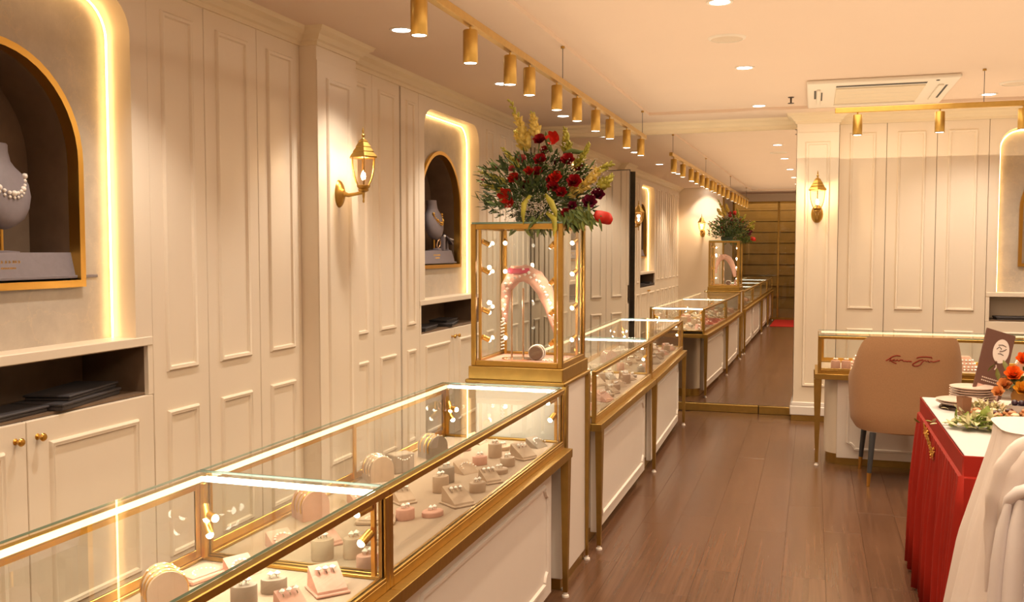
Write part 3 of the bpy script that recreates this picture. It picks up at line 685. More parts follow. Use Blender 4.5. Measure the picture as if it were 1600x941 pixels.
GREEN = mat('leaf_green', (.11, .17, .045), .55, noise=.4, nscale=40); DGREEN = mat('dark_leaf_green', (.045, .085, .025), .55, noise=.4, nscale=40); LGREEN = mat('striped_lime_leaf', (.46, .44, .06), .5, noise=.2, nscale=40)
GYP = mat('white_filler_flower', (.74, .68, .60), .7)
bouq = []
roses = [(843,219,-.02,.030,0),(844,250,-.10,.030,0),(887,250,-.08,.032,0),(815,249,-.05,.024,3),(871,254,-.02,.022,2),(897,284,-.12,.034,0),(934,304,-.04,.032,2),(921,316,-.10,.034,2),(868,277,-.14,.03,1),(864,292,-.15,.028,0),(877,301,-.14,.026,0),(826,268,-.12,.024,1),(840,268,-.12,.024,0),(803,279,-.09,.028,1),(774,262,-.02,.016,3),(800,264,-.07,.017,3),(894,322,-.14,.022,2),(884,333,-.15,.022,0),(860,282,-.13,.022,0),(912,284,-.03,.017,2),(905,262,.02,.026,0),(852,236,.05,.026,0),(820,290,.05,.026,0),(754,283,-.02,.010,3)]
RM = [REDR, REDL, PURP, PINKP]
for px, py, dy, r, k in roses:
    p = rel(px, py, dy); m = MB(); rose(m, p, Vector((p.x*.6, -.55+dy, .3+p.z*.3)), r*1.12)
    m.obj('rose', RM[k], fl, 60)
def lily(px, py, dy, r):
    p = rel(px, py, dy); m = MB()
    for i in range(6):
        a = 2*pi*i/6; petal(m, p, (cos(a)*.8, -.5, sin(a)*.8+.2), (0, 1, 0), r, r*.30, -.35)
    m.obj('lily', REDL, fl, 60)
lily(866, 218, .0, .05); lily(793, 308, -.12, .055); lily(797, 318, -.12, .04)
def spike(pts, wid, mi, tipg=.45):
    m = MB(); P = [rel(*q) for q in pts]; n = 26; L = []
    for i in range(n+1):
        t = i/n*(len(P)-1); k = min(int(t), len(P)-2); L.append(P[k].lerp(P[k+1], t-k))
    m.tube(L, [.0045*(1-.6*i/n) for i in range(n+1)], 5, 1)
    for i in range(2, n+1):
        t = i/n; d = (L[min(i+1, n)]-L[i-1]).normalized(); s = d.orthogonal().normalized(); q = i*2.3
        side = Matrix.Rotation(q, 3, d) @ s; rr_ = wid*(1.15-.7*t)
        c_ = L[i]+side*rr_*.75
        j = len(m.v); m.ball((0,0,0), rr_*.62, 7, 4, sz=1.9, mi=(0 if t < tipg else 1))
        m.xform(Matrix.Translation(c_) @ (d*.9+side*.5).to_track_quat('Z', 'Y').to_matrix().to_4x4(), j)
        if t < tipg:
            for e in range(3): petal(m, c_, Matrix.Rotation(e*2.1, 3, d) @ side+d*.5, d, rr_*1.5, rr_*.7, .3, 0)
    m.obj('gladiolus_spike', [YEL if mi == 0 else YGR, YGR], fl, 60)
spike([(826,232,.0),(815,200,.02),(797,157,.04)], .020, 0, .7)
spike([(838,214,.0),(835,195,.02),(832,176,.03)], .018, 0, .9)
spike([(886,240,.03),(885,220,.03),(883,200,.04)], .017, 1, .4)
spike([(898,262,.02),(912,242,.03),(921,224,.03)], .015, 1, .3)
spike([(886,306,-.1),(918,286,-.08),(938,263,-.04),(957,256,-.02)], .021, 0, .6)
spike([(936,292,-.04),(948,284,-.02),(957,274,.0)], .018, 1, .4)
spike([(810,262,-.06),(798,247,-.04),(785,231,-.02)], .014, 1, .3)
spike([(792,288,-.08),(770,276,-.05),(748,268,-.02)], .013, 1, .3)
spike([(786,300,-.08),(768,292,-.06),(750,289,-.03)], .010, 1, .2)
spike([(822,236,.1),(812,215,.12),(806,205,.12)], .018, 0, .8)
for pts, wv in (([(829,305,-.18),(819,318,-.22),(817,335,-.23),(818,352,-.22)], .013), ([(851,304,-.19),(861,316,-.22),(867,330,-.23),(870,342,-.22)], .014), ([(854,332,-.20),(866,342,-.23),(867,358,-.235),(864,370,-.235)], .013), ([(862,238,-.03),(857,226,-.03),(854,214,-.02),(852,205,-.01)], .012), ([(880,240,0),(892,236,-.02),(905,238,-.03),(912,236,-.03)], .012)):
    m = MB(); P = [rel(*q) for q in pts]; n = len(P); vs = []
    for i in range(n):
        d = (P[min(i+1, n-1)]-P[max(i-1, 0)]).normalized(); s = d.cross(Vector((0, -1, .2))).normalized(); ww = wv*[.6, 1, .8, .08][i]
        vs += [P[i]-s*ww, P[i]+Vector((0, -.004, 0)), P[i]+s*ww]
    m.add(vs, [[i*3+j, i*3+j+1, i*3+j+4, i*3+j+3] for i in range(n-1) for j in (0, 1)])
    lf = m.obj('long_leaf', LGREEN if pts[0][1] > 290 else GREEN, fl, 60); lf.modifiers.new('t', 'SOLIDIFY').thickness = .0012
m = MB(); c0 = rel(928, 337, -.10); c1 = rel(958, 343, -.08); n = 10; vs = []
for i in range(n+1):
    t = i/n; p = c0.lerp(c1, t); wd = .027*(max(0, 1-(2*t-1)**4))**.5+.0006; cu = -.006*cos(2*pi*t)
    vs += [p+Vector((0, cu, -wd)), p+Vector((0, cu-.008, 0)), p+Vector((0, cu, wd))]
m.add(vs, [[i*3+j, i*3+j+1, i*3+j+4, i*3+j+3] for i in range(n) for j in (0, 1)])
an = m.obj('anthurium_spathe', mat('glossy_red_spathe', (.60, .020, .008), .55), fl, 60); an.modifiers.new('t', 'SOLIDIFY').thickness = .002
# leafy mass: countless small leaves
r2 = random.Random(3); m = MB(); m2 = MB()
for i in range(1500):
    a = r2.uniform(0, 2*pi); u = r2.random()**.6; el = r2.uniform(-.35, 1.0)
    p = Vector((.265*u*cos(a), .21*u*sin(a)*.9, .12+.20*el*(1-.35*u*u))); p.z = max(p.z, .02-.04*u)
    if r2.random() < .25: p.x = p.x*.9+.05; p.z *= .6
    out = Vector((p.x*2.2, p.y*2.2, p.z*.8+r2.uniform(-.1, .25)))+Vector((r2.uniform(-.25, .25), r2.uniform(-.25, .25), r2.uniform(-.3, .3)))
    L_ = r2.uniform(.022, .05); petal(m, p, out, (r2.uniform(-1, 1), r2.uniform(-1, 1), 1), L_, L_*r2.uniform(.11, .24), r2.uniform(-.5, .2), r2.randrange(2), 2)
o = m.obj('leafy_foliage', [GREEN, DGREEN], fl, 60); o['kind'] = 'stuff'
for i in range(900):
    k = r2.random()
    if k < .35: c_ = rel(838+r2.gauss(0, 12), 323+r2.gauss(0, 8), -.2+r2.uniform(-.02, .05))
    elif k < .6: c_ = rel(800+r2.gauss(0, 14), 328+r2.gauss(0, 10), -.12+r2.uniform(-.05, .08))
    elif k < .8: c_ = rel(868+r2.gauss(0, 18), 248+r2.gauss(0, 12), -.05+r2.uniform(-.06, .1))
    else: c_ = rel(915+r2.gauss(0, 14), 285+r2.gauss(0, 18), -.06+r2.uniform(-.06, .1))
    m2.gem(c_, r2.uniform(.0022, .0042))
o = m2.obj('white_filler', GYP, fl, 0); o['kind'] = 'stuff'
m3 = MB()
for i in range(200):      # fern fringe hanging over the right front and the middle
    if i % 5: b0 = rel(895+r2.gauss(0, 17), 338+r2.gauss(0, 7), -.16+r2.uniform(-.06, .04)); d0 = Vector((r2.uniform(-.2, .9), r2.uniform(-.4, .2), -r2.uniform(.2, .9)))
    else: b0 = rel(838+r2.gauss(0, 14), 348+r2.gauss(0, 6), -.20+r2.uniform(-.03, .05)); d0 = Vector((r2.uniform(-.6, .6), -.2, -r2.uniform(.3, 1)))
    petal(m3, b0, d0, (0, -1, .3), r2.uniform(.03, .055), .007, -.3, i % 2, 2)
o = m3.obj('fern_fringe', [GREEN, mat('fresh_green', (.16, .20, .03), .5, noise=.3, nscale=40)], fl, 60); o['kind'] = 'stuff'
m4 = MB()
for px, py, dy in [(q[0], q[1], q[2]) for q in roses]+[(940,338,-.1)]: m4.tube([Vector((0, 0, .05)), rel(px, py, dy)*.5+Vector((0,0,.03)), rel(px, py, dy)], .0028, 4)
m4.obj('stems', GREEN, fl)

# ================================================================== JEWELLERY DISPLAYS
ZD = .6665
def jewel_pair(r=.007, gap=.016, mi=0):
    m = MB()
    for s_ in (-1, 1):
        m.ring((s_*gap/2, 0, .007), .008, .0017, (1, .2, 0), 8, 4, 1); m.gem((s_*gap/2, 0, .015), r*1.25)
    return m
JM = [[GEM, SILVER], [PEARL, RGOLD], [GEM, GOLD]]
MESH = {}
def stand_mesh(kind, matl):
    k = (kind, matl.name)
    if k in MESH: return MESH[k]
    m = MB()
    if kind == 'oval': m.lathe([(.031, 0), (.032, .002), (.032, .030), (.030, .033), (0, .034)], n=20, sy=.72)
    if kind == 'tall': m.lathe([(.030, 0), (.031, .002), (.031, .052), (.029, .055), (0, .056)], n=20, sy=.75)
    if kind == 'low': m.lathe([(.036, 0), (.037, .002), (.037, .014), (.034, .017), (0, .018)], n=20, sy=.75)
    if kind in ('wedge', 'bigwedge'):
        s_ = 1. if kind == 'wedge' else 1.25
        m.box(-.034*s_, .034*s_, -.040*s_, .034*s_, 0, .007, .002)
        a, b_, d, e = -.030*s_, .030*s_, -.034*s_, .030*s_
        m.add([(a, d, .0075), (b_, d, .0075), (b_, e, .0075), (a, e, .0075), (a, d+.002, .013), (b_, d+.002, .013), (b_, e-.006, .046*s_), (a, e-.006, .046*s_)], [[4,5,6,7],[0,1,5,4],[1,2,6,5],[2,3,7,6],[3,0,4,7],[3,2,1,0]])
    if kind == 'tray': m.box(-.06, .06, -.045, .045, 0, .012, .003); m.box(-.052, .052, -.037, .037, .012, .016, .002)
    if kind == 'card':
        m.add([(-.035, -.03, 0), (.035, -.03, 0), (.035, .035, 0), (-.035, .035, 0), (-.035, -.028, .004), (.035, -.028, .004), (.035, .033, .04), (-.035, .033, .04)], [[4,5,6,7],[0,1,5,4],[1,2,6,5],[2,3,7,6],[3,0,4,7],[3,2,1,0]])
    if kind == 'arch':      # bangle arch
        P = [(-.045, 0), (.045, 0)]+[(.045*cos(R_(a)), .045+.045*sin(R_(a))) for a in range(0, 181, 15)]
        m.prism(P, -.04, .04)
    if kind == 'mound': m.lathe([(.085, 0), (.086, .004), (.075, .03), (.05, .065), (.03, .095), (.022, .10), (0, .10)], n=22, sy=.7)
    if kind == 'block': m.box(-.045, .045, -.03, .03, 0, .07, .003)
    MESH[k] = m.mesh('jewellery_stand', matl, 35); return MESH[k]
TOPZ = dict(oval=.034, tall=.056, low=.018, wedge=.030, bigwedge=.036, tray=.016, card=.024, arch=.09, block=.07, mound=.10)
JMESH = {}
def jmesh(kind, j):
    k = (kind, j)
    if k in JMESH: return JMESH[k]
    m = MB()
    if kind in ('oval', 'tall', 'low'): m = jewel_pair(.0075 if j != 1 else .0085)
    elif kind in ('wedge', 'bigwedge'):
        for i in range(3): m.ring((-.018+.018*i, .012, .012), .011, .0019, (1, 0, .3), 10, 4, 1); m.gem((-.018+.018*i, .008, .022), .0085)
    elif kind in ('tray', 'card'):
        for i in range(9): a = pi*i/8; m.gem((.030*cos(a), -.02+.03*sin(a), .003+(.012*sin(a) if kind == 'card' else 0)), .005)
        m.tube([(.030*cos(pi*i/12), -.02+.03*sin(pi*i/12), .002+(.012*sin(pi*i/12) if kind == 'card' else 0)) for i in range(13)], .0014, 4, 1)
    elif kind == 'arch':
        for y in (-.028, -.005, .022):
            m.tube([(.048*cos(R_(a)), y, -.045+.049*sin(R_(a))) for a in range(-25, 206, 15)], .0026, 5, 1)
            for a in range(40, 150, 22): m.gem((.050*cos(R_(a)), y, -.045+.051*sin(R_(a))), .004)
    elif kind == 'mound':
        for z_, r_, c_ in ((-.085, .084, 22), (-.066, .075, 18), (-.045, .060, 16), (-.022, .045, 12)):
            for i in range(c_): a = 2*pi*i/c_; m.gem((r_*cos(a), r_*.72*sin(a), z_), .0085)
    elif kind == 'block':
        for i in range(7): m.gem((-.03+.01*i, -.03, -.005-.012*sin(pi*i/6)), .004)
    JMESH[k] = m.mesh('jewellery', JM[j], 30); return JMESH[k]
KN = dict(oval='oval stand', tall='tall oval stand', low='low oval stand', wedge='sloping ring wedge', bigwedge='large sloping ring wedge', tray='flat necklace tray', card='sloping card stand', arch='arched bangle stand', block='upright block stand', mound='tiered necklace mound')
JN = dict(oval='pair of earrings', tall='pair of earrings', low='pair of earrings', wedge='trio of rings', bigwedge='trio of rings', tray='necklace', card='necklace', arch='three bangles', block='pendant chain', mound='tiered necklace')
JC = dict(oval='earrings', tall='earrings', low='earrings', wedge='rings', bigwedge='rings', tray='necklace', card='necklace', arch='bangles', block='necklace', mound='necklace')
MN = {'greige_leather': 'greige', 'taupe_leather': 'taupe', 'pink_suede': 'pink', 'display_suede': 'beige'}
def displays(items, where, rowof, key):
    """items: (kind, material, x, y, turn, jewel); rows counted so that every label singles one out"""
    rows_ = {}
    for it in items: rows_.setdefault(rowof(it), []).append(it)
    for rn, its in rows_.items():
        its.sort(key=key)
        for i, (kind, ml, x, y, rz, j) in enumerate(its):
            who = '%s from %s in %s row of %s' % (ords[i], 'near end' if where[1] == 'n' else 'left', rn, where[0])
            s_ = bpy.data.objects.new('jewellery_stand', stand_mesh(kind, ml)); COL.objects.link(s_)
            s_.location = (x, y, ZD); s_.rotation_euler = (0, 0, rz); tag(s_, '%s %s, %s' % (MN[ml.name], KN[kind], who), 'jewellery stand', 'jewellery stands in '+where[0])
            g_ = bpy.data.objects.new(JC[kind], jmesh(kind, j)); COL.objects.link(g_)
            g_.location = (x, y, ZD+TOPZ[kind]-.004); g_.rotation_euler = (0, 0, rz)
            tag(g_, '%s on the stand %s' % (JN[kind], who), JC[kind], 'jewellery in '+where[0])
rowL = lambda it: 'front' if it[2] > -1.168 else ('middle' if it[2] > -1.30 else 'back')
a_ = lambda d: R_(d)
displays([('oval', TAUPE, -1.238, 1.985, a_(40), 0), ('bigwedge', PINKS, -1.118, 2.03, a_(48), 0), ('tall', TAUPE, -1.246, 1.87, a_(40), 0), ('wedge', PINKS, -1.135, 1.89, a_(60), 0), ('oval', GREIGE, -1.10, 1.76, a_(60), 1),
          ('arch', GREIGE, -1.435, 1.83, a_(50), 2), ('tray', PINKS, -1.475, 2.02, a_(75), 0), ('tray', PINKS, -1.30, 1.76, a_(95), 1), ('card', PINKS, -1.385, 2.07, a_(60), 0), ('oval', GREIGE, -1.35, 1.60, a_(50), 0), ('tall', TAUPE, -1.2, 1.60, a_(50), 0)],
         ('nearest counter', 'n'), rowL, lambda t: t[3])
displays([('tall', GREIGE, -1.243, 2.235, a_(50), 0), ('tall', GREIGE, -1.17, 2.275, a_(60), 1), ('oval', PINKS, -1.10, 2.215, a_(60), 1), ('tray', TAUPE, -1.19, 2.42, a_(20), 0), ('card', PINKS, -1.405, 2.30, a_(60), 1), ('arch', PINKS, -1.475, 2.58, a_(55), 2), ('wedge', PINKS, -1.30, 2.36, a_(60), 0),
          ('oval', PINKS, -1.186, 2.65, a_(60), 0), ('low', PINKS, -1.12, 2.71, a_(60), 0), ('bigwedge', GREIGE, -1.095, 2.86, a_(55), 0), ('oval', GREIGE, -1.085, 3.03, a_(60), 0), ('wedge', GREIGE, -1.09, 3.17, a_(50), 0), ('low', GREIGE, -1.10, 3.31, a_(60), 0), ('oval', GREIGE, -1.105, 3.43, a_(60), 0), ('bigwedge', GREIGE, -1.09, 3.58, a_(60), 0), ('card', TAUPE, -1.095, 3.80, a_(70), 0),
          ('wedge', GREIGE, -1.275, 2.83, a_(50), 0), ('tall', GREIGE, -1.205, 2.99, a_(60), 0), ('tall', TAUPE, -1.236, 3.12, a_(50), 0), ('card', GREIGE, -1.22, 3.28, a_(60), 1), ('oval', PINKS, -1.215, 3.42, a_(60), 0), ('tall', GREIGE, -1.20, 3.56, a_(60), 1), ('low', GREIGE, -1.212, 3.70, a_(60), 0), ('tray', GREIGE, -1.26, 2.60, a_(20), 0),
          ('arch', GREIGE, -1.485, 3.08, a_(50), 0), ('block', TAUPE, -1.46, 3.22, a_(60), 2), ('arch', TAUPE, -1.44, 3.49, a_(60), 2), ('tray', PINKS, -1.40, 3.62, a_(60), 0), ('card', GREIGE, -1.36, 3.80, a_(80), 0), ('card', PINKS, -1.40, 2.78, a_(60), 0), ('tray', TAUPE, -1.42, 2.95, a_(40), 1)],
         ('second counter', 'n'), rowL, lambda t: t[3])
rb_ = random.Random(11)
kinds = ['wedge', 'oval', 'card', 'tall', 'bigwedge', 'low']
def fill(y0, y1, step):
    L_ = []
    for xr, ks in ((-1.10, kinds), (-1.235, kinds[::-1]), (-1.40, ['card', 'tray', 'arch', 'block', 'wedge'])):
        y = y0; i = rb_.randrange(3)
        while y < y1:
            L_.append((ks[i % len(ks)], rb_.choice([GREIGE, GREIGE, TAUPE, PINKS]), xr+rb_.uniform(-.02, .02), y, a_(rb_.uniform(45, 75)), rb_.choice([0, 0, 1]))); i += 1
            y += step*(1.3 if xr < -1.35 else 1)+rb_.uniform(-.02, .02)
    return L_
displays(fill(4.65, 6.12, .145), ('third counter', 'n'), rowL, lambda t: t[3])
displays([(a, b, c-.0175*(d-B2), d, e, f_) for a, b, c, d, e, f_ in fill(6.36, 7.98, .16)], ('fourth counter', 'n'), rowL, lambda t: t[3])
displays([('tall', PINKS, .165, 6.96, 0, 1), ('tall', PINKS, .235, 6.96, 0, 1), ('wedge', GREIGE, .48, 6.98, 0, 0), ('bigwedge', GREIGE, 1.13, 6.97, 0, 0), ('card', PINKS, 1.27, 6.97, 0, 0), ('tray', GREIGE, 1.43, 6.97, 0, 1),
          ('mound', PINKS, .35, 7.13, 0, 1), ('arch', PINKS, .53, 7.16, 0, 0), ('block', PINKS, .68, 7.16, 0, 1), ('arch', GREIGE, .82, 7.16, 0, 0), ('mound', PINKS, 1.01, 7.10, 0, 0), ('mound', GREIGE, 1.21, 7.13, 0, 1), ('arch', PINKS, 1.38, 7.16, 0, 1)],
         ('right counter', 'l'), lambda it: 'front' if it[3] < 7.06 else 'rear', lambda t: t[2])

# ================================================================== NICHE CONTENTS
def bust(loc, rz, label, H=.40, s=1.):
    t = thing('necklace_bust', label, 'jewellery bust', loc, rz)
    vs = []; fs = []; n = 20
    prof = [(.10, .045, .035), (.125, .09, .05), (.165, .118, .06), (.21, .132, .064), (.255, .128, .062), (.29, .105, .056), (.315, .070, .048), (.335, .052, .044), (.37, .046, .042), (.395, .048, .043), (.40, .044, .040)]
    prof = [(.085, .004, .004), (.09, .025, .02)]+prof
    for z, a, b in prof:
        for i in range(n): q = 2*pi*i/n; vs.append((a*s*cos(q), b*s*sin(q)-(z-.2)*-.12*s, z*s))
    m = MB(); m.add(vs, [[j*n+i, j*n+(i+1) % n, (j+1)*n+(i+1) % n, (j+1)*n+i] for j in range(len(prof)-1) for i in range(n)]+[[(len(prof)-1)*n+i for i in range(n)], list(range(n))[::-1]])
    m.obj('bust', LILAC, t, 60)
    MB().lathe([(.007, .004), (.007, .10)], n=10).obj('stem', GOLD, t)
    MB().lathe([(.06, 0), (.06, .004), (.02, .008), (0, .008)], n=20).obj('base_disc', LILAC, t)
    return t
def riser(loc, rz, W, label):
    t = thing('display_riser', label, 'display riser', loc, rz)
    MB().box(-W/2-.035, W/2+.035, -.085, .09, 0, .012, .002).obj('base_board', LILAC, t)
    m = MB(); a, b = W/2+.02, W/2-.0
    m.add([(-a, -.075, .012), (a, -.075, .012), (a, .08, .012), (-a, .08, .012), (-b, -.055, .10), (b, -.055, .10), (b, .07, .10), (-b, .07, .10)], [[3,2,1,0],[4,5,6,7],[0,1,5,4],[1,2,6,5],[2,3,7,6],[3,0,4,7]])
    rb = m.obj('riser_block', LILAC, t, 0)
    g_ = MB(); r3 = random.Random(5)
    for row, (z, hw_, st) in enumerate(((.066, .07, .014), (.044, .045, .008))):      # faint gold print, too blurred in the photo to read
        x = -hw_
        while x < hw_:
            yy = -.075+(z-.012)/.088*.02-.0012; h = st*.45
            g_.tube([(x, yy-.0, z-h), (x+st*.2, yy, z+h), (x+st*.45, yy, z-h*.6), (x+st*.6, yy, z+h*.5)], .0011, 4); x += st*r3.uniform(.8, 1.3)
    g_.obj('gold_lettering', GOLD, rb)
    return t
def necklace(loc, rz, label, ml, s=1.):
    m = MB()
    for i in range(13):
        a = pi*(.06+.88*i/12); x = -.085*cos(a); z = .30-.085*sin(a); y = -.066-.012*sin(a)+.025*abs(cos(a))**2
        m.ball((x*s, (y+.012)*s, z*s), .0075 if i % 3 else .0115, 8, 5); m.ball((x*s, (y+.011)*s, (z-.016)*s), .006, 6, 4)
    return tag(m.obj('necklace', ml, None, 60, loc, (0, 0, rz)), label, 'necklace')
ZA = 1.386
riser((-2.82, 2.69, ZA), hL, .80, 'wide lilac grey riser with faint gold lettering in the near arch')
riser((-2.82, 6.865-.08, ZA), hL, .66, 'lilac grey riser at the bottom of the far arch')
bust((-2.83, 2.745, ZA+.10), hL, 'lilac grey necklace bust on gold stem in the near arch')
necklace((-2.83, 2.745, ZA+.10), hL, 'pearl necklace around the bust in the near arch', PEARL)
bust((-2.82, 6.88, ZA+.10), hL, 'lilac grey necklace bust at the back of the far arch', s=.98)
necklace((-2.82, 6.88, ZA+.10), hL, 'gold necklace around the bust in the far arch', GOLD)
e = thing('earring_stand', 'grey upright earring stand in front of the far arch bust', 'jewellery stand', (-2.80, 7.02, ZA+.10), hL)
MB().box(-.02, .02, -.014, .014, 0, .115, .003).obj('post', LILAC, e); MB().ball((0, -.012, .115), .012).obj('stone', GEM, e)
e = thing('pendant_pad', 'tilted oval grey pad holding a pendant, right side of far arch', 'jewellery stand', (-2.80, 7.11, ZA+.10), hL)
MB().lathe([(.0, 0), (.055, .001), (.058, .010), (.0, .012)], n=20, sx=1.3).xform(Matrix.Translation((0, 0, .085)) @ Matrix.Rotation(R_(38), 4, 'X') @ Matrix.Rotation(R_(25), 4, 'Y')).obj('pad', LILAC, e)
MB().lathe([(.03, 0), (.012, .01), (.008, .08)], n=12).obj('foot', LILAC, e)
m = MB()
for i in range(7): m.gem((-.03+.01*i, -.02-.003*i, .10-.002*i), .007)
m.obj('pendant', GEM, e)
e = thing('bangle_ring_stand', 'round bangle on a low grey cushion at left in far arch', 'bangle', (-2.79, 6.87, ZA+.10), hL)
MB().box(-.03, .03, -.025, .025, 0, .02, .005).obj('cushion', LILAC, e); MB().ring((0, -.012, .055), .033, .006, (0, 1, .2)).obj('ring', RGOLD, e)
# spot in each arch
lamp('arch_lamp', 'SPOT', (-2.72, 2.62, 2.18), 1.6, (1, .82, .62), (0, R_(-12), 0), spot_size=R_(75), spot_blend=.6, shadow_soft_size=.02)
lamp('arch_lamp', 'SPOT', (-2.72, 6.79, 2.18), 1.6, (1, .82, .62), (0, R_(-12), 0), spot_size=R_(75), spot_blend=.6, shadow_soft_size=.02)
# dark jewellery trays and boxes in the open slots
def slot_items(cx, cy, rz, items, where):
    M = Matrix.Translation((cx, cy, .905)) @ Matrix.Rotation(rz, 4, 'Z')
    for x, y, w_, d_, z0, h, a, lab in items:
        m = MB(); m.box(-w_/2, w_/2, -d_/2, d_/2, 0, h*.6, .003); m.box(-w_/2-.006, w_/2+.006, -d_/2-.006, d_/2+.006, h*.6, h, .003)
        o = m.obj('jewellery_tray', CHAR, None, 40, M @ Vector((x, y, z0)), (0, 0, rz+a)); tag(o, lab, 'tray', 'dark trays in the open slots')
slot_items(XL, 1.95, hL, [(.20, .10, .34, .16, .0, .03, .05, 'charcoal flat tray at far left of the near slot'), (.22, .11, .30, .14, .030, .022, -.1, 'charcoal flat tray lying on the leftmost tray of near slot'), (.63, .10, .36, .15, .0, .024, .08, 'charcoal flat tray in middle of the near slot'), (1.02, .13, .42, .19, .0, .028, .22, 'large charcoal tray at right end of the near slot'), (1.05, .14, .38, .17, .028, .022, .26, 'charcoal tray on top of the large tray in near slot')], 'near')
slot_items(XL, 6.12, hL, [(.30, .13, .36, .18, .0, .03, .15, 'charcoal flat tray at left of the far left-wall slot'), (.78, .13, .40, .18, .0, .026, .25, 'charcoal flat tray in middle of the far left-wall slot'), (.80, .14, .30, .14, .026, .02, .1, 'small charcoal tray stacked in the far left-wall slot')], 'far')
slot_items(1.386, 8.752, 0, [(.25, .10, .32, .15, .0, .028, .05, 'charcoal flat tray in the slot at right photo edge'), (.75, .10, .36, .15, 0, .03, -.05, 'charcoal flat tray in right slot just out of frame')], 'right')

# ================================================================== CHAIR
CH = thing('tub_chair', 'peach beige tub chair with red script facing the right counter', 'chair', (.575, 6.59, 0), R_(5))
def shell(rx, ry, z0, ztop, n=36, a0=-118, a1=118):
    out = []
    for i in range(n+1):
        a = R_(a0+(a1-a0)*i/n); sx, cy = sin(a), cos(a)
        x = rx*math.copysign(abs(sx)**.72, sx); y = -ry*math.copysign(abs(cy)**.72, cy); out.append((x, y, a))
    return out
def ztop(a):
    d = abs(math.degrees(a))
    if d < 42: return .955-.004*(d/42)**2
    t = min(1, (d-42)/58); return .951-.26*(t*t*(3-2*t))
m = MB(); n = 40; O = shell(.335, .31, 0, 0, n); I = shell(.285, .255, 0, 0, n); rowsN = 9
vs = []
for k in range(rowsN+1):
    t = k/rowsN
    for (x, y, a) in O:
        zt = ztop(a); z = .345+(zt-.345)*t; e_ = 1-.035*(1-t)**2-.03*max(0, (t-.86)/.14)**2-.06*max(0, (.1-t)/.1)**2; vs.append((x*(.965+.035*t if t < .8 else .995)*e_+0, y*e_, z))
for k in range(rowsN, -1, -1):
    t = k/rowsN
    for (x, y, a) in I:
        zt = ztop(a)-.012; z = .36+(zt-.36)*t; vs.append((x, y, z))
w_ = n+1; R2 = 2*(rowsN+1)
fs = [[r*w_+i, r*w_+i+1, ((r+1) % R2)*w_+i+1, ((r+1) % R2)*w_+i] for r in range(R2) for i in range(n)]
fs += [[r*w_ for r in range(R2)][::-1], [r*w_+n for r in range(R2)]]
m.add(vs, fs); bk = m.obj('backrest', CHAIRF, CH, 60)
MB().lathe([(.0, .33), (.235, .33), (.255, .345), (.258, .43), (.24, .455), (0, .462)], n=28, sy=.98).obj('seat', CHAIRF, CH, 40)
for x, y in ((-.215, -.23), (.215, -.23), (-.20, .22), (.20, .22)):
    sg = (1 if x > 0 else -1); tg = (1 if y > 0 else -1)
    l_ = MB().tube([(x, y, .34), (x+.02*sg, y+.02*tg, .085)], [.020, .014], 10).obj('leg', DLEG, CH)
    MB().tube([(x+.02*sg, y+.02*tg, .086), (x+.026*sg, y+.026*tg, 0)], [.0142, .010], 10).obj('brass_tip', GOLD, l_)
# script on the chair back (cursive strokes on the outer shell)
S = [[(250,325),(285,300),(330,262),(375,238),(420,225),(475,235)], [(330,262),(318,300),(345,338),(380,355),(415,366)], [(300,325),(340,315),(385,295),(372,320),(400,318),(430,300),(445,322),(475,302),(505,300),(520,322),(555,318),(580,325),(600,318),(650,325)],
     [(725,265),(760,248),(810,240),(880,238),(960,245),(970,270)], [(830,290),(780,300),(720,330),(672,365),(668,385),(700,402),(750,395),(790,370),(815,330),(840,305),(870,300),(880,318),(905,302),(930,325),(955,312),(990,325),(1030,315),(1060,305),(1095,298)]]
tx = MB(); k_ = .5905/172./10*1.05
for st in S:
    pts_ = []
    for u, v in st:
        x = (u-650)*k_*1.02-.01; z = .815-(v-300)*k_
        # y on the shell for this x
        sx = min(.999, abs(x/.333))**(1/.72); y = -.308*(math.sqrt(1-sx*sx)**.72)-.001; pts_.append((x, y, z))
    tx.tube(pts_, .0042, 5)
tx.obj('script_lettering', THREAD, bk)

# ================================================================== RED TABLE WITH FOOD
TZ = .80; tx0, tx1, ty0, ty1 = .50, 2.2, 3.49, 4.83
bt = thing('banquet_table', 'banquet table hidden under the red skirt at right', 'table', (1.3, 4.2, 0))
MB().box(tx0-1.3+.02, tx1-1.3, ty0-4.2+.02, ty1-4.2-.02, TZ-.045, TZ-.006, .004).obj('tabletop', WHITEP, bt)
for x in (tx0+.12, tx1-.1):
    for y in (ty0+.12, ty1-.12): MB().tube([(x-1.3, y-4.2, 0), (x-1.3, y-4.2, TZ-.045)], .014, 8).obj('leg', DLEG, bt)
tag(MB().box(tx0+.004, tx1, ty0+.004, ty1-.004, TZ-.0055, TZ, .002).obj('tablecloth', mat('white_table_linen', (.64, .63, .64), .7, noise=.02, nscale=8)), 'flat white tablecloth on top of the red skirted table', 'tablecloth')
sk_ = thing('table_skirt', 'pleated red satin skirt around the buffet table', 'table skirt', (tx0, ty0, 0))
path = []
def along(p, q, n): return [(p[0]+(q[0]-p[0])*i/n, p[1]+(q[1]-p[1])*i/n) for i in range(n)]
ln = along((tx0, ty1), (tx0, ty0), 190)+along((tx0, ty0), (tx1, ty0), 200)+[(tx1, ty0)]
vs = []; zs_ = [TZ+.001, TZ-.004, TZ-.07, TZ-.075, TZ-.2, .4, .2, .012]
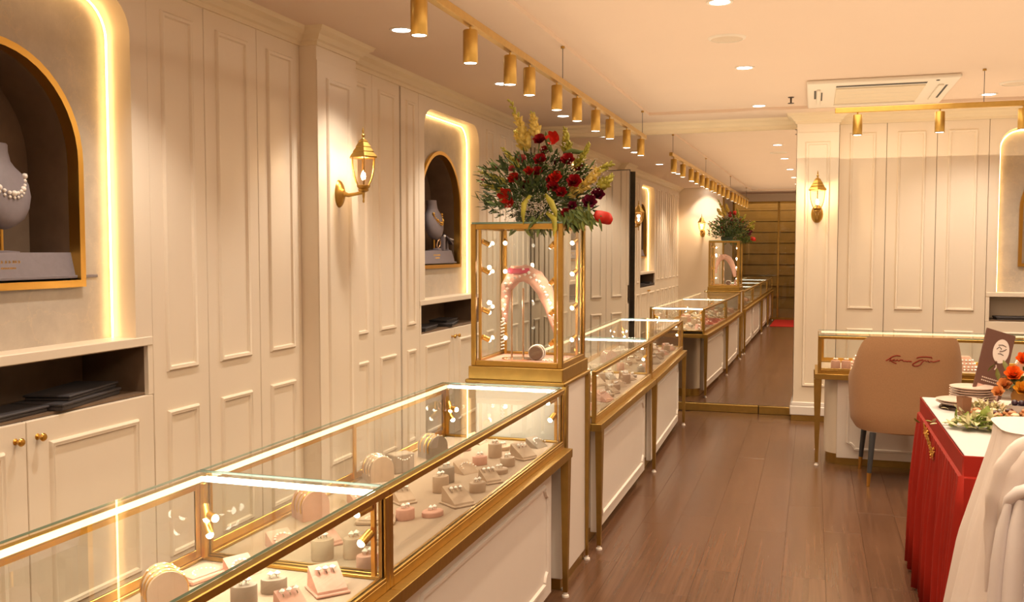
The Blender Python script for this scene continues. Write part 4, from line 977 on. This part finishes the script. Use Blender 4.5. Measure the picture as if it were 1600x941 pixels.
for k, z in enumerate(zs_):
    for i, (x, y) in enumerate(ln):
        nx, ny = (-1, 0) if i < 190 else (0, -1)
        s_ = i*.0075; dn = max(0, (TZ-.075-z))/.7
        pl = (.013*sin(s_*2*pi/.066)+.008*sin(s_*2*pi/.135+1)+.009*sin(s_*2*pi/.33))*min(1, .05+dn*2.4) if k > 2 else 0
        off = .004+(.0 if k < 3 else .010)+pl+.02*dn
        vs.append((x-tx0+nx*off, y-ty0+ny*off, z))
w_ = len(ln); m = MB(); m.add(vs, [[(k+1)*w_+i, (k+1)*w_+i+1, k*w_+i+1, k*w_+i] for k in range(len(zs_)-1) for i in range(w_-1)])
o = m.obj('pleated_cloth', RED, sk_, 60); o.modifiers.new('t', 'SOLIDIFY').thickness = .0015
m = MB(); r4 = random.Random(9)
for i in range(60):
    t = r4.random(); yy = .62+t*.36+r4.gauss(0, .01); zz = TZ-.05-.05*abs(sin(t*5))-.06*(1-t)+r4.gauss(0, .012); m.gem((-.022, yy, zz), r4.uniform(.003, .006))
for k in range(3): m.tube([(-.024, .62+.36*i/10, TZ-.075-.06*(1-i/10)+.02*sin(i*1.3+k*2)) for i in range(11)], .0018, 4)
o = m.obj('gold_trim', GOLD, sk_, 0); o['label'] = 'sparkling gold beaded trim'
# plates
pm = MB().lathe([(.0, .003), (.05, .003), (.055, .0), (.06, .0), (.095, .016), (.098, .018), (.094, .019), (.06, .008), (0, .007)][1:], n=28).mesh('plate', mat('cream_porcelain', (.74, .60, .52), .25, coat=.3), 40)
for k in range(6):
    o = bpy.data.objects.new('plate', pm); COL.objects.link(o); o.location = (.705, 4.72, TZ+.001+k*.0112); tag(o, 'cream plate in the taller stack on white cloth, %s from the bottom' % ords[k], 'plate', 'taller stack of plates')
for k in range(2):
    o = bpy.data.objects.new('plate', pm); COL.objects.link(o); o.location = (.625, 4.52, TZ+.014+k*.0105); tag(o, 'cream plate in the low front stack on dark stand, %s' % ('lower' if k == 0 else 'upper'), 'plate', 'low stack of plates')
tag(MB().lathe([(.082, 0), (.085, .003), (.08, .013), (0, .013)], n=24).obj('plate_stand', mat('dark_brown_wood', (.05, .025, .015), .4), None, 40, (.625, 4.52, TZ+.0005)), 'round dark brown stand under the low stack of plates', 'stand')
# canape platter and garnish
pf = thing('canape_platter', 'dark wooden platter of small canapes on the buffet', 'platter', (.78, 4.22, TZ+.0005), R_(8))
MB().box(-.16, .16, -.10, .10, 0, .016, .004).obj('board', mat('dark_brown_wood2', (.05, .025, .015), .4), pf)
CAN = [mat('toasted_crust', (.42, .17, .05), .7, noise=.3, nscale=60), mat('dark_glaze', (.07, .02, .012), .25, noise=.3, nscale=60), mat('salmon_topping', (.62, .24, .10), .4, noise=.2, nscale=60), mat('cream_topping', (.74, .62, .42), .5)]
for i in range(5):
    for j in range(3):
        t = thing('canape', 'small toasted canape with topping on the dark platter', 'canape', (.78-.125+i*.062, 4.22-.065+j*.06+i*.008, TZ+.0168), 0, 'canapes on the dark platter')
        MB().box(-.022, .022, -.02, .02, 0, .014, .004).obj('bread', CAN[0], t); MB().ball((0, 0, .02), .017, 8, 5, sz=.6).obj('topping', CAN[(i+j*2) % 3+1], t)
bx = thing('paper_box', 'small brown paper food carton standing left of the canapes', 'carton', (.615, 4.33, TZ+.0005), R_(20))
m = MB(); m.add([(-.016, -.02, 0), (.016, -.02, 0), (.016, .02, 0), (-.016, .02, 0), (-.02, -.026, .08), (.02, -.026, .08), (.02, .026, .08), (-.02, .026, .08)], [[3,2,1,0],[0,1,5,4],[1,2,6,5],[2,3,7,6],[3,0,4,7]])
o = m.obj('box_walls', mat('kraft_brown', (.30, .15, .08), .7), bx, 0); o.modifiers.new('t', 'SOLIDIFY').thickness = .0015
SAL = [mat('lettuce_pale', (.62, .58, .34), .6, noise=.2, nscale=50), mat('lettuce_green', (.28, .36, .08), .6, noise=.3, nscale=50)]
m = MB(); r5 = random.Random(4)
for i in range(190):
    x, y = r5.gauss(0, .065), r5.gauss(0, .035); z = .006+.045*max(0, 1-(x/.13)**2-(y/.08)**2)*r5.random()
    petal(m, (x, y, z), (r5.gauss(0, 1), r5.gauss(0, 1), r5.uniform(.0, .7)), (0, 0, 1), r5.uniform(.025, .045), r5.uniform(.008, .016), r5.uniform(-.6, .6), r5.randrange(2), 3)
o = m.obj('salad_garnish', SAL, None, 60, (.635, 4.02, TZ+.004)); tag(o, 'heap of pale green lettuce garnish on the white cloth', 'salad', kind='stuff')
m = MB()
for i in range(110):
    x, y = r5.gauss(0, .06), r5.gauss(0, .03); z = .01+.035*max(0, 1-(x/.12)**2-(y/.07)**2)*r5.random()
    petal(m, (x, y, z), (r5.gauss(0, 1), r5.gauss(0, 1), r5.uniform(.2, .9)), (0, 0, 1), r5.uniform(.02, .04), r5.uniform(.006, .012), r5.uniform(-.6, .6), r5.randrange(2), 3)
o = m.obj('herb_garnish', [SAL[0], CAN[3]], None, 60, (.70, 4.385, TZ+.003)); tag(o, 'sprigs of pale herbs behind the canape platter', 'salad', kind='stuff')
ds = thing('serving_dish', 'long white rectangular serving dish of dark berries', 'dish', (.93, 4.42, TZ+.0005), R_(-14))
m = MB(); a, b = (.17, .07), (.14, .045)
m.add([(-b[0], -b[1], 0), (b[0], -b[1], 0), (b[0], b[1], 0), (-b[0], b[1], 0), (-a[0], -a[1], .045), (a[0], -a[1], .045), (a[0], a[1], .045), (-a[0], a[1], .045), (-b[0], -b[1], .012), (b[0], -b[1], .012), (b[0], b[1], .012), (-b[0], b[1], .012)], [[3,2,1,0],[0,1,5,4],[1,2,6,5],[2,3,7,6],[3,0,4,7],[4,5,9,8],[5,6,10,9],[6,7,11,10],[7,4,8,11],[8,9,10,11]])
m.obj('dish', mat('white_porcelain', (.76, .66, .60), .2, coat=.4), ds, 0)
bm_ = MB().ball((0,0,0), .014, 10, 6).mesh('berry', mat('dark_berry', (.035, .012, .03), .3, coat=.3), 60)
dM = Matrix.Translation((.93, 4.42, TZ)) @ Matrix.Rotation(R_(-14), 4, 'Z')
for i in range(30):
    o = bpy.data.objects.new('berry', bm_); COL.objects.link(o); k = i % 20; o.location = dM @ Vector((-.118+(k % 10)*.0262+(.012 if i >= 20 else 0), -.022+(k//10)*.042+(.02 if i >= 20 else 0), .028+(.02 if i >= 20 else 0))); tag(o, 'dark purple berry in the white rectangular dish', 'berry', 'berries in the white dish')
# orange flowers in a low vase
of = thing('orange_flowers', 'orange and yellow flowers in a low vase beside the brown sign', 'flowers', (.90, 4.66, TZ+.0005))
MB().lathe([(.035, 0), (.045, .01), (.05, .05), (.04, .075), (.043, .08)], n=16).obj('vase', mat('amber_vase', (.45, .22, .05), .3), of)
OR = [mat('orange_petal', (.85, .16, .012), .5, noise=.15, nscale=50), mat('yellow_petal', (.80, .40, .03), .5, noise=.15, nscale=50), mat('apricot_petal', (.78, .36, .12), .5)]
for i, (x, y, z, r, k) in enumerate(((-.05, -.05, .15, .042, 0), (.03, -.06, .13, .045, 0), (.08, -.03, .17, .045, 1), (0, 0, .21, .04, 0), (.06, .01, .22, .042, 1), (-.02, -.08, .09, .04, 1), (.10, -.06, .10, .04, 1), (-.08, -.03, .10, .035, 2), (.05, -.09, .08, .04, 2), (.12, 0, .2, .04, 1), (-.11, -.06, .07, .03, 2))):
    m = MB(); rose(m, (x, y, z), (x, -.25, .2+z*.2), r); m.obj('bloom', OR[k], of, 60)
m = MB()
for i in range(70):
    petal(m, (r5.gauss(0, .05), r5.gauss(0, .03), r5.uniform(.07, .16)), (r5.gauss(0, 1), r5.gauss(0, .6)-.2, r5.uniform(-.2, 1)), (0, 0, 1), r5.uniform(.03, .06), .012, r5.uniform(-.4, .2), 0, 2)
o = m.obj('leaves', [mat('olive_leaf', (.16, .16, .03), .55, noise=.3, nscale=40)], of, 60); o['kind'] = 'stuff'
# brown sign board
sg = thing('sign_board', 'leaning brown menu board with white oval emblem on the buffet', 'sign', (.765, 4.78, TZ+.0005), R_(14))
SG = MB().box(-.068, .068, -.004, .004, 0, .335, .001)
MM = Matrix.Rotation(R_(17), 4, 'Y') @ Matrix.Rotation(R_(-12), 4, 'X')
SG.xform(MM).obj('board', mat('brown_board', (.14, .065, .048), .5), sg, 0)
m = MB().lathe([(0, -.0052), (.037, -.0052), (.037, -.004)][1:], n=28, ax='y', sy=1.55); m.xform(MM @ Matrix.Translation((.018, 0, .245))).obj('emblem_oval', mat('white_print', (.78, .70, .66), .5), sg, 0)
m = MB()
for st in ([(-.022, .0), (-.012, .014), (.0, .006), (-.006, -.008), (.01, .0), (.022, .012)], [(-.018, .02), (0, .026), (.018, .022)], [(-.012, -.02), (.0, -.016), (.014, -.02)]): m.tube([(x, -.0058, z) for x, z in st], .0017, 4)
m.xform(MM @ Matrix.Translation((.018, 0, .25))).obj('emblem_script', mat('dark_print', (.06, .035, .03), .6), sg)
m = MB()
m.tube([(0, -.0055, .012), (.003, -.0055, .0), (-.002, -.0055, -.012)], .003, 4)
for k in range(2):
    x = -.05
    while x < .05: m.box(x, x+.006, -.0055, -.004, -.062-k*.014, -.056-k*.014); x += .009
m.xform(MM @ Matrix.Translation((.01, 0, .165))).obj('small_print', mat('pale_print', (.6, .48, .42), .6), sg, 0)
MB().box(-.052, .052, -.0055, -.004, .01, .072).xform(MM).obj('photo_print', mat('pink_print', (.66, .40, .34), .6, noise=.3, nscale=30), sg, 0)
MB().tube([(.05, .16, 0), (.06, .03, .18)], .005, 6).obj('rear_strut', mat('brown_board2', (.14, .065, .048), .5), sg)

# ================================================================== WHITE DRAPED TABLE
dt = thing('draped_table', 'small stand under a white draped cloth with knotted swag, right foreground', 'draped table', (.83, 3.12, 0))
MB().lathe([(.16, 0), (.16, .02), (.025, .03), (.022, .90), (.2, .92), (.2, .94)], n=20).obj('pedestal', DLEG, dt)
m = MB(); n = 160; rowsz = 18; vs = []
ht = .975
def footprint(a):
    c_, s_ = cos(a), sin(a); k = 1/(abs(c_)**5+abs(s_)**5)**.2; return c_*k, s_*k
m.add([(.30*footprint(2*pi*i/n)[0], .17*footprint(2*pi*i/n)[1], ht) for i in range(n)], [list(range(n))])
for k in range(rowsz+1):
    t = k/rowsz
    for i in range(n):
        a = 2*pi*i/n; ux, uy = footprint(a)
        fold = (.030*abs(sin(5.5*a+.9))**1.5+.016*sin(13*a+2)+.007*sin(29*a))*min(1, t*1.9)
        fl_ = .0+.105*t**1.05+fold-.008
        nr = Vector((ux, uy)).normalized()
        z = ht-.006*(k > 0)-t*(.60+.07*sin(4*a+2.6)+.035*sin(11*a))
        if k == 0: z = ht
        vs.append((.30*ux+nr.x*fl_, .17*uy+nr.y*fl_*.7, z))
m.add(vs, [[k*n+i, (k+1)*n+i, (k+1)*n+(i+1) % n, k*n+(i+1) % n] for k in range(rowsz) for i in range(n)][::1])
o = m.obj('draped_cloth', WCLOTH, dt, 60); 
m = MB()
D0 = Vector((.83, 3.12, 0))
for dx, dy, r_ in ((0, 0, .017), (22, 10, .020)):
    q_ = [(1640, 694, 2.87), (1612, 697, 2.86), (1588, 710, 2.84), (1570, 738, 2.835), (1557, 778, 2.84), (1549, 818, 2.86), (1546, 870, 2.865), (1540, 925, 2.875)]
    P_ = [cam_pt(a+dx, b+dy, c_)-D0 for a, b, c_ in q_]; C_ = []
    for k in range(len(P_)-1):
        for t_ in (0, .33, .67): C_.append(P_[k].lerp(P_[k+1], t_))
    C_.append(P_[-1]); n_ = len(C_)-1
    m.tube(C_, [r_*(1-.9*max(0, (k/n_-.45)/.55)**1.2)*(1+.08*sin(k*1.7)) for k in range(n_+1)], 14, flat=2.0)
m.obj('swag', WCLOTH, dt, 60)
m = MB()
m.tube([cam_pt(*p)-D0 for p in ((1568, 800, 2.83), (1576, 782, 2.80), (1592, 770, 2.785), (1615, 764, 2.78), (1650, 760, 2.78))], [.006, .014, .018, .018, .018], 10)
for pts_, r_ in (([(1576, 786, 2.80), (1566, 830, 2.81), (1560, 880, 2.82), (1552, 980, 2.84)], .026), ([(1594, 780, 2.79), (1588, 830, 2.79), (1584, 890, 2.79), (1578, 990, 2.80)], .032), ([(1614, 775, 2.785), (1612, 840, 2.785), (1610, 990, 2.79)], .034), ([(1640, 770, 2.785), (1640, 840, 2.785), (1642, 990, 2.79)], .036)):
    m.tube([cam_pt(*p)-D0 for p in pts_], [r_*k for k in (.5, .9, 1.1, 1.2)][:len(pts_)], 12, flat=.7)
m.obj('knot', mat('white_satin', (.82, .77, .78), .5), dt, 60)
